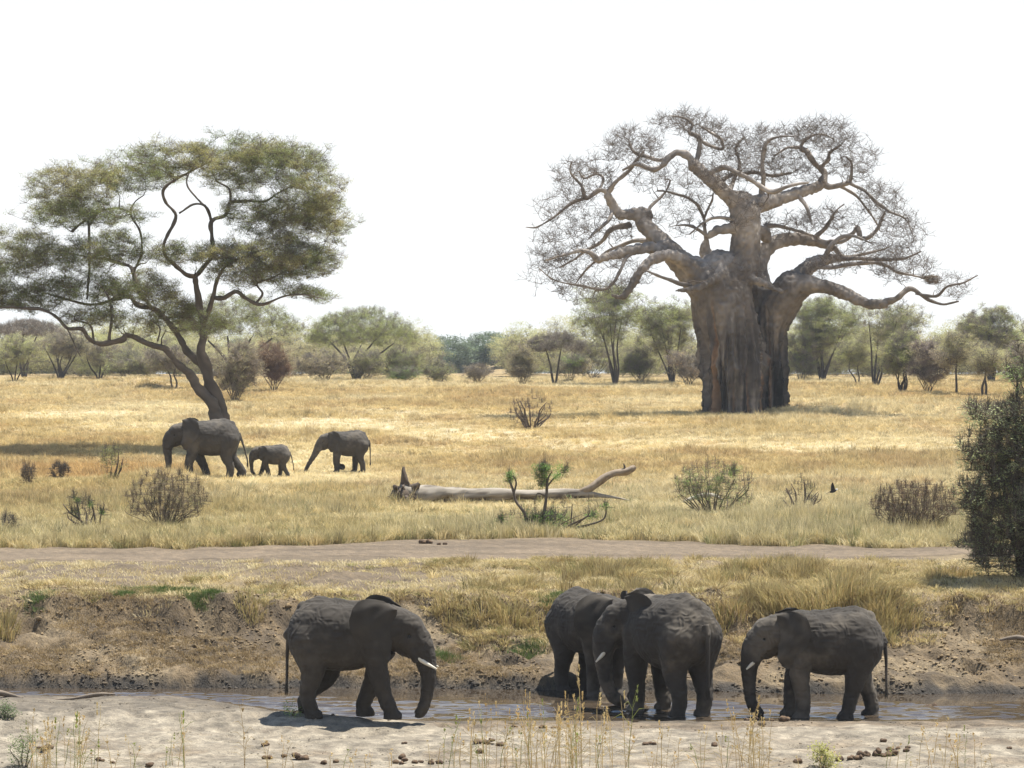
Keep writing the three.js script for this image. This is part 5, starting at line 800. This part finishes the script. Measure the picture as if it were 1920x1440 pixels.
{                                                             // bleached fallen trunk with its torn root plate
  seed(1400); const B = ground(900, 948), D = B[3], S = scaleAt(D), base = [B[0], B[1], B[2]], P = (px, py, w, z = 0) => { const q = at(px, py, D); return [q[0] - base[0], q[1] - base[1], z, w / 2 / S]; };
  const t = thing('fallen_log', 'bleached fallen tree trunk with torn roots lying in the grass', 'log', null, base);
  const grey = (x, y, z) => { const g = noise(x * 1.6, y * 26, z * 26), n = fbm(x * 1.2, y * 4, z * 4, 3); return shade(blend([0.3, 0.262, 0.21], [0.085, 0.066, 0.048], sst(-0.1, 0.5, n + 0.7 * g)), 1 + 0.2 * g); }, dark = barkTone([0.085, 0.062, 0.043], 6, 0.5);
  const tube = (name, l, col, sides = 12, rough = 0.35) => { const m = new Mesher(), p = smooth(l.map((q) => P(q[0], q[1] - (name === 'trunk' || name === 'root' ? 3 : 0), q[2] * (name === 'root' ? 1.5 : 1), q[3])), 7); m.tube(p, p.map((q) => q[3]), sides, { rough, freq: 2.2, color: col }); return part(name, m.geometry(), barkMat, t); };
  tube('trunk', [[752, 930, 38], [790, 929, 32], [850, 931, 27], [920, 931, 24], [1000, 931, 21], [1080, 929, 17], [1120, 931, 9], [1160, 937, 4], [1180, 941, 2]], grey, 18, 0.5);
  tube('branch', [[1082, 927, 14], [1108, 914, 15], [1130, 898, 15], [1150, 888, 14], [1172, 885, 14], [1186, 879, 12], [1191, 874, 6]], (x, y, z) => shade(blend(grey(x, y, z), [0.3, 0.21, 0.13], 0.5), 0.85), 12, 0.5);
  tube('stub', [[1170, 884, 6], [1171, 875, 4], [1169, 869, 2]], dark, 6);
  for (const l of [[[762, 925, 22], [760, 908, 13, 0.1], [757, 892, 7, 0.15], [757, 878, 3, 0.1]], [[762, 932, 22], [745, 928, 14, 0.2], [735, 936, 8, 0.3], [722, 937, 4, 0.3]], [[760, 936, 22], [752, 942, 13, 0.3], [746, 950, 6, 0.4]], [[766, 936, 20], [764, 946, 13, 0.4], [759, 953, 6, 0.5]], [[765, 925, 18], [780, 915, 9, 0.2], [786, 908, 4, 0.2]], [[755, 930, 20], [745, 925, 12, -0.4], [738, 915, 5, -0.6]], [[770, 935, 26], [756, 934, 24, 0.2], [748, 936, 12, 0.5]]]) tube('root', l, dark, 8, 0.6);
  for (let i = 0; i < 9; i++) { const a = rr(0.3, TAU - 0.3) + Math.PI, L = rr(12, 26), c = Math.cos(a), q = Math.sin(a); tube('root', [[756, 931, 14, 0], [756 + c * L * 0.5 - 4, 931 + q * L * 0.45, 8, rr(-0.2, 0.5)], [756 + c * L * 0.8 - 7, 931 + q * L * 0.75, 5, rr(-0.4, 0.8)], [756 + c * L - 10, 931 + q * L * 0.85 + 2, 1.5, rr(-0.5, 0.9)]], dark, 6, 0.6); }
}
{ // pale piece of wood behind the green shrub
  const B = onLand(1318, 118), S = scaleAt(118), t = thing('weathered_branch', 'pale weathered branch lying behind the fresh green shrub', 'branch', null, [B[0], B[1] + 0.35, B[2]]), m = new Mesher(), p = smooth([[-0.75, -0.2, 0, 0.06], [-0.2, 0.02, 0.1, 0.09], [0.3, 0.06, 0, 0.085], [0.65, -0.05, -0.1, 0.05], [0.9, -0.3, -0.1, 0.03]], 5);
  m.tube(p, p.map((q) => q[3]), 8, { rough: 0.4, freq: 4, color: barkTone([0.42, 0.38, 0.31], 8, 0.25) }); part('wood', m.geometry(), barkMat, t);
}
{ // tussocks on the overgrown lip of the bank
  const list = [[1560, 1150, 1.25, 3.0, 'tallest grass tussock on the bank, above the rightmost elephant'], [1660, 1155, 0.95, 1.7, 'broad tussock right of the tallest grass tussock'], [1470, 1140, 0.8, 1.2, 'grass tussock behind the head of the rightmost elephant'], [1372, 1150, 0.62, 1.0, 'brown tussock between the two groups of elephants'], [1345, 1180, 0.4, 0.8, 'low hanging tussock right of the largest elephant rump'], [960, 1165, 0.75, 1.1, 'drooping tussock left of the paired elephants'], [905, 1150, 0.6, 1.0, 'straw tussock on the bank left of the drooping one'], [1010, 1190, 0.5, 0.8, 'tussock hanging low beside the half hidden elephant'], [840, 1150, 0.5, 0.7, 'small tussock on the bank right of the striding elephant'], [2, 1190, 0.75, 0.9, 'yellow tussock cut by the left edge of the view'], [1780, 1085, 0.6, 1.5, 'russet tussock at the foot of the right edge tree'], [470, 1145, 0.35, 0.8, 'short tussock on the lip above the striding elephant rump']];
  list.forEach(([px, py, high, wide, label], k) => {
    seed(2000 + k); const b = ground(px, py), t = thing('grass_tussock', label, 'grass', 'tussocks on the river bank', [b[0], b[1] - 0.03, b[2]]), m = new Mesher(), russet = k === 10 || k === 3 ? 0.7 : 0.15;
    for (let i = 0; i < 620 * Math.max(0.5, wide * 0.6); i++) {
      const a = rr(0, TAU), r = Math.sqrt(rnd()) * 0.5, bx = Math.cos(a) * r * wide, bz = Math.sin(a) * r * 0.6, h = high * rr(0.45, 1.05) * (1 - 0.5 * r), la = a + rr(-0.7, 0.7), dr = rr(0.15, 0.75) * h, lx = Math.cos(la) * dr, lz = Math.sin(la) * dr * 0.8 + 0.1 * h, w = rr(0.005, 0.011), ta = rr(0, TAU), tx = Math.cos(ta) * w, tz = Math.sin(ta) * w;
      const y0 = land(b[0] + bx, b[3] - bz) - b[1], c = shade(blend(blend(GOLD, OLIVE, rnd()), rnd() < 0.2 ? GREEN : RUST, rnd() < 0.2 ? 0.6 : russet * rnd()), rr(0.7, 1.1)), sag = rr(0.5, 1.0);
      const v = [m.v(bx - tx, y0 - 0.05, bz - tz, c), m.v(bx + tx, y0 - 0.05, bz + tz, c), m.v(bx + lx * 0.35 - tx, y0 + h * 0.55, bz + lz * 0.35 - tz, c), m.v(bx + lx * 0.35 + tx, y0 + h * 0.55, bz + lz * 0.35 + tz, c), m.v(bx + lx, y0 + h * sag, bz + lz, c)];
      m.i.push(v[0], v[1], v[2], v[1], v[3], v[2], v[2], v[3], v[4]);
    }
    part('blades', m.geometry(), tussockMat(), t);
  });
}
function tussockMat() { return tussockMat.m ??= new THREE.MeshPhysicalMaterial({ vertexColors: true, roughness: 1, transmission: 0.3, thickness: 0, side: THREE.DoubleSide, specularIntensity: 0.4 }); }
{ // tall dry stalks close to the camera, standing on the near sand
  seed(3100); const stalks = [[], [], []], geo = [0, 1, 2].map((k) => { const m = new Mesher(), b = rr(-0.12, 0.12), pts = [[0, -0.1, 0], [b * 0.3, 0.4, 0.02], [b, 0.8, 0.02], [b * 1.8, 1.15, 0.05], [b * 2.6 + 0.04, 1.4, 0.06]]; m.tube(pts, [0.006, 0.0055, 0.005, 0.004, 0.002], 4);
    for (let i = 0; i < 6; i++) { const y = rr(0.1, 1.1), a = rr(0, TAU), L = rr(0.15, 0.38), w = 0.0055, q = b * y, X = Math.cos(a) * L, Z = Math.sin(a) * L, v = [m.v(q, y - w, 0), m.v(q, y + w, 0), m.v(q + X * 0.5, y + L * 0.55 - w, Z * 0.5), m.v(q + X * 0.5, y + L * 0.55 + w, Z * 0.5), m.v(q + X, y + L * rr(0.2, 0.7), Z)]; m.i.push(v[0], v[1], v[2], v[1], v[3], v[2], v[2], v[3], v[4]); }
    for (let i = 0; i < 10; i++) { const y = rr(1.15, 1.42), q = b * 2.3, v = [m.v(q, y, 0), m.v(q + rr(-0.03, 0.03), y + 0.05, 0.015), m.v(q + rr(-0.03, 0.03), y + 0.07, -0.015)]; m.i.push(...v); } return m.geometry(); });
  for (const [px, spread, n, hi] of [[100, 60, 26, 0.85], [150, 40, 24, 0.95], [75, 40, 14, 0.8], [345, 12, 5, 1.15], [320, 30, 8, 0.7], [460, 6, 2, 1.3], [520, 60, 6, 0.6], [700, 60, 8, 0.6], [850, 50, 12, 0.9], [900, 40, 18, 1.1], [960, 50, 30, 1.05], [1020, 50, 34, 1.05], [1070, 40, 34, 1.2], [1085, 14, 6, 1.55], [1130, 40, 20, 1.0], [1180, 10, 5, 1.3], [1240, 60, 14, 0.8], [1320, 50, 12, 0.75], [1400, 30, 22, 1.0], [1425, 30, 12, 0.85], [1540, 60, 6, 0.45], [1720, 60, 14, 0.7], [1780, 50, 14, 0.8], [1860, 40, 8, 0.6], [230, 50, 8, 0.6], [600, 100, 8, 0.5]])
    for (let i = 0; i < n * 0.6; i++) { const d = rr(54.5, 58.2), x = (px + (rnd() + rnd() - 1) * spread - 960) / FOCAL * d, c = rnd(); stalks[Math.floor(rnd() * 3)].push([x, land(x, d), -d, rr(0, TAU), rr(0.7, 1.3), hi * rr(0.35, 0.92), shade(c < 0.14 ? [0.3, 0.33, 0.09] : blend([0.58, 0.4, 0.16], [0.68, 0.54, 0.27], c), rr(0.8, 1.1)), rr(-0.12, 0.12), rr(-0.12, 0.12)]); }
  stalks.forEach((l, k) => tag(scatter('dry_stalks', geo[k], blade, l, scene), 'tall dry straw stalks standing nearest the viewer', 'grass'));
}
shrub('weed_plant', 'leafy green weed among the near straw at lower left', 'plant', null, { px: 42, d: 57.5, top: 1368, left: 12, right: 66, stems: 4, n: 16, per: 3, leaf: [0.15, 0.2, 0.07], thick: 0.01, twig: 0, big: 0 }, 114);
shrub('weed_plant', 'stout yellow-green weed at the bottom edge, right of centre', 'plant', null, { px: 1545, d: 57.5, top: 1402, left: 1526, right: 1566, stems: 3, n: 18, per: 4, leaf: [0.36, 0.35, 0.11], thick: 0.012, twig: 0, big: 1 }, 115);
{ // dung
  const dungMat = vmat({ roughness: 1 }), ball = (r, k) => { const g = new THREE.SphereGeometry(r, 12, 9); g.scale(1, 0.66, 1); relief(g, (x, y, z) => r * 0.75 * fbm(x / r * 1.1 + k * 7, y / r * 1.1, z / r * 1.1 + k, 3)); return tint(g, (x, y, z) => shade(blend([0.06, 0.037, 0.022], [0.14, 0.09, 0.052], sst(-0.3, 0.4, fbm(x * 20 + k, y * 20, z * 20, 3))), 1)); };
  const pile = (px, py, n, r, wide, label) => { seed(5000 + px); const b = ground(px, py), t = thing('dung_pile', label, 'dung', 'elephant dung', [b[0], b[1], b[2]]); for (let i = 0; i < n; i++) { const x = rr(-1, 1) * wide, z = rr(-0.5, 0.5) * wide * 0.7, s = r * rr(0.55, 1.0), g = part('dung_ball', ball(s, px + i), dungMat, t); g.position.set(x, land(b[0] + x, b[3] - z) - b[1] + s * 0.42 + (i > n * 0.7 && n > 3 ? s * 0.7 : 0), z); } };
  pile(1600, 1424, 8, 0.085, 0.3, 'dung heap at the bottom, left of the two central right heaps'); pile(1648, 1418, 10, 0.085, 0.32, 'large dung heap at the bottom right of the sand'); pile(1688, 1406, 5, 0.075, 0.26, 'dung heap with two taller lumps beside the large heap'); pile(1700, 1410, 1, 0.1, 0.02, 'single round dung lump right of the large dung heap');
  pile(1540, 1410, 2, 0.075, 0.1, 'pair of dung lumps left of the bottom right heaps'); pile(1496, 1432, 1, 0.09, 0.02, 'single dark dung ball at the bottom below the rightmost elephant'); pile(1742, 1333, 4, 0.12, 0.18, 'dark wet dung mound in the water, right'); pile(1778, 1333, 5, 0.075, 0.3, 'row of small dung lumps beside the wet mound in the water');
  pile(1470, 1352, 1, 0.125, 0.02, 'round dung ball at the front foot of the rightmost elephant'); pile(1425, 1352, 5, 0.075, 0.32, 'flat dung scatter under the trunk of the rightmost elephant'); pile(1020, 1366, 3, 0.075, 0.12, 'small dung heap on sand below the half hidden elephant'); pile(1048, 1366, 3, 0.065, 0.12, 'dung crumbs right of the small heap below paired elephants'); pile(975, 1364, 3, 0.055, 0.14, 'dung crumbs left of the small heap below paired elephants');
  pile(912, 1396, 6, 0.085, 0.3, 'trampled dung heap behind the densest near straw'); pile(900, 1412, 1, 0.085, 0.02, 'single dung ball left of the densest near straw'); pile(762, 1396, 2, 0.06, 0.12, 'two dung lumps below the trunk of the striding elephant'); pile(780, 1432, 8, 0.085, 0.45, 'scattered dung heap at the bottom edge, left of centre'); pile(545, 1424, 10, 0.09, 0.5, 'long scatter of dung at the bottom edge below striding elephant'); pile(620, 1430, 2, 0.09, 0.15, 'pair of dung balls at the bottom right of the long scatter'); pile(485, 1400, 3, 0.065, 0.16, 'three dung lumps on the sand above the long scatter');
  pile(150, 1396, 1, 0.1, 0.02, 'round dark dung ball in the left foreground straw'); pile(85, 1406, 5, 0.075, 0.26, 'flat brown dung patch at the left among straw'); pile(200, 1430, 3, 0.085, 0.16, 'dung lumps at the bottom, right of the left straw'); pile(282, 1438, 1, 0.11, 0.02, 'round dung ball at the bottom edge, left'); pile(1345, 1400, 2, 0.075, 0.14, 'two brown dung lumps in front of the largest elephant'); pile(1222, 1396, 3, 0.065, 0.2, 'dung crumbs on sand in front of the paired elephants'); pile(1655, 1390, 2, 0.06, 0.08, 'little dung lumps above the large bottom right heap'); pile(1885, 1404, 2, 0.07, 0.1, 'dung lumps at the right edge of the sand'); pile(740, 1313, 2, 0.1, 0.18, 'dark dung lump in the shallows beside the striding elephant trunk');
  pile(797, 1020, 3, 0.13, 0.12, 'black dung heap on the dirt track'); pile(830, 1022, 2, 0.07, 0.15, 'small dung crumbs on the track right of the black heap');
}
{ // driftwood on the mud
  const wood = (px, py, pts, label) => { const b = ground(px, py), t = thing('driftwood', label, 'driftwood', 'driftwood on the mud', [b[0], b[1], b[2]]), m = new Mesher(), p = smooth(pts, 5); m.tube(p, p.map((q) => q[3]), 7, { rough: 0.5, freq: 5, color: barkTone([0.17, 0.135, 0.1], 8, 0.4) }); part('wood', m.geometry(), barkMat, t); };
  wood(165, 1312, [[-0.75, 0, 0.1, 0.02], [-0.3, 0.03, 0, 0.035], [0, 0.08, 0, 0.05], [0.3, 0.12, 0, 0.04], [0.6, 0.11, -0.1, 0.02]], 'driftwood stick lying on the mud at the left water edge');
  wood(2, 1308, [[-0.5, 0.03, 0, 0.04], [-0.1, 0.1, 0, 0.07], [0.2, 0.05, 0, 0.05], [0.5, -0.02, 0.05, 0.02]], 'pale driftwood lump at the left edge by the water'); wood(415, 1310, [[-0.35, 0.02, 0, 0.03], [-0.05, 0.07, 0, 0.06], [0.25, 0.05, 0, 0.05], [0.5, 0, 0, 0.02]], 'short dark driftwood piece on the mud near the water'); wood(1905, 1205, [[-0.4, 0.03, 0, 0.03], [0, 0.1, 0.05, 0.06], [0.35, 0.03, 0.1, 0.04]], 'dark stick lying on the bank at the right');
}
{ // a bird flying low over the grass
  const p = at(1562, 921, 112), t = thing('flying_bird', 'small dark bird with raised wing flying over the grass', 'bird', null, p), dark = mat([0.03, 0.028, 0.03]), white = mat([0.6, 0.58, 0.55]);
  const body = new THREE.SphereGeometry(1, 14, 10); body.scale(0.13, 0.055, 0.055); body.rotateZ(0.3); part('body', body, dark, t);
  const head = new THREE.SphereGeometry(0.042, 10, 8); head.translate(0.13, 0.055, 0); part('head', head, white, t);
  const wing = (s) => { const m = new Mesher(), a = [m.v(0.08, 0.03, 0.03 * s), m.v(-0.08, 0.02, 0.03 * s), m.v(-0.07, 0.17, 0.09 * s), m.v(0.03, 0.2, 0.1 * s), m.v(-0.02, 0.33, 0.11 * s), m.v(0.02, 0.032, 0.042 * s), m.v(-0.03, 0.18, 0.108 * s)]; m.i.push(a[0], a[5], a[3], a[5], a[6], a[3], a[5], a[1], a[2], a[5], a[2], a[6], a[6], a[2], a[4], a[6], a[4], a[3]); part('wing', m.geometry(), dark, t); };
  wing(1); wing(-1); const tail = new Mesher(); { const v = [tail.v(-0.1, -0.02, -0.02), tail.v(-0.1, -0.02, 0.02), tail.v(-0.24, -0.08, 0.05), tail.v(-0.24, -0.08, -0.05), tail.v(-0.1, -0.035, 0), tail.v(-0.24, -0.09, 0)]; tail.i.push(v[0], v[1], v[2], v[0], v[2], v[3], v[0], v[4], v[3], v[4], v[5], v[3], v[4], v[1], v[2], v[4], v[2], v[5]); } part('tail', tail.geometry(), dark, t);
}

renderer.render(scene, camera);
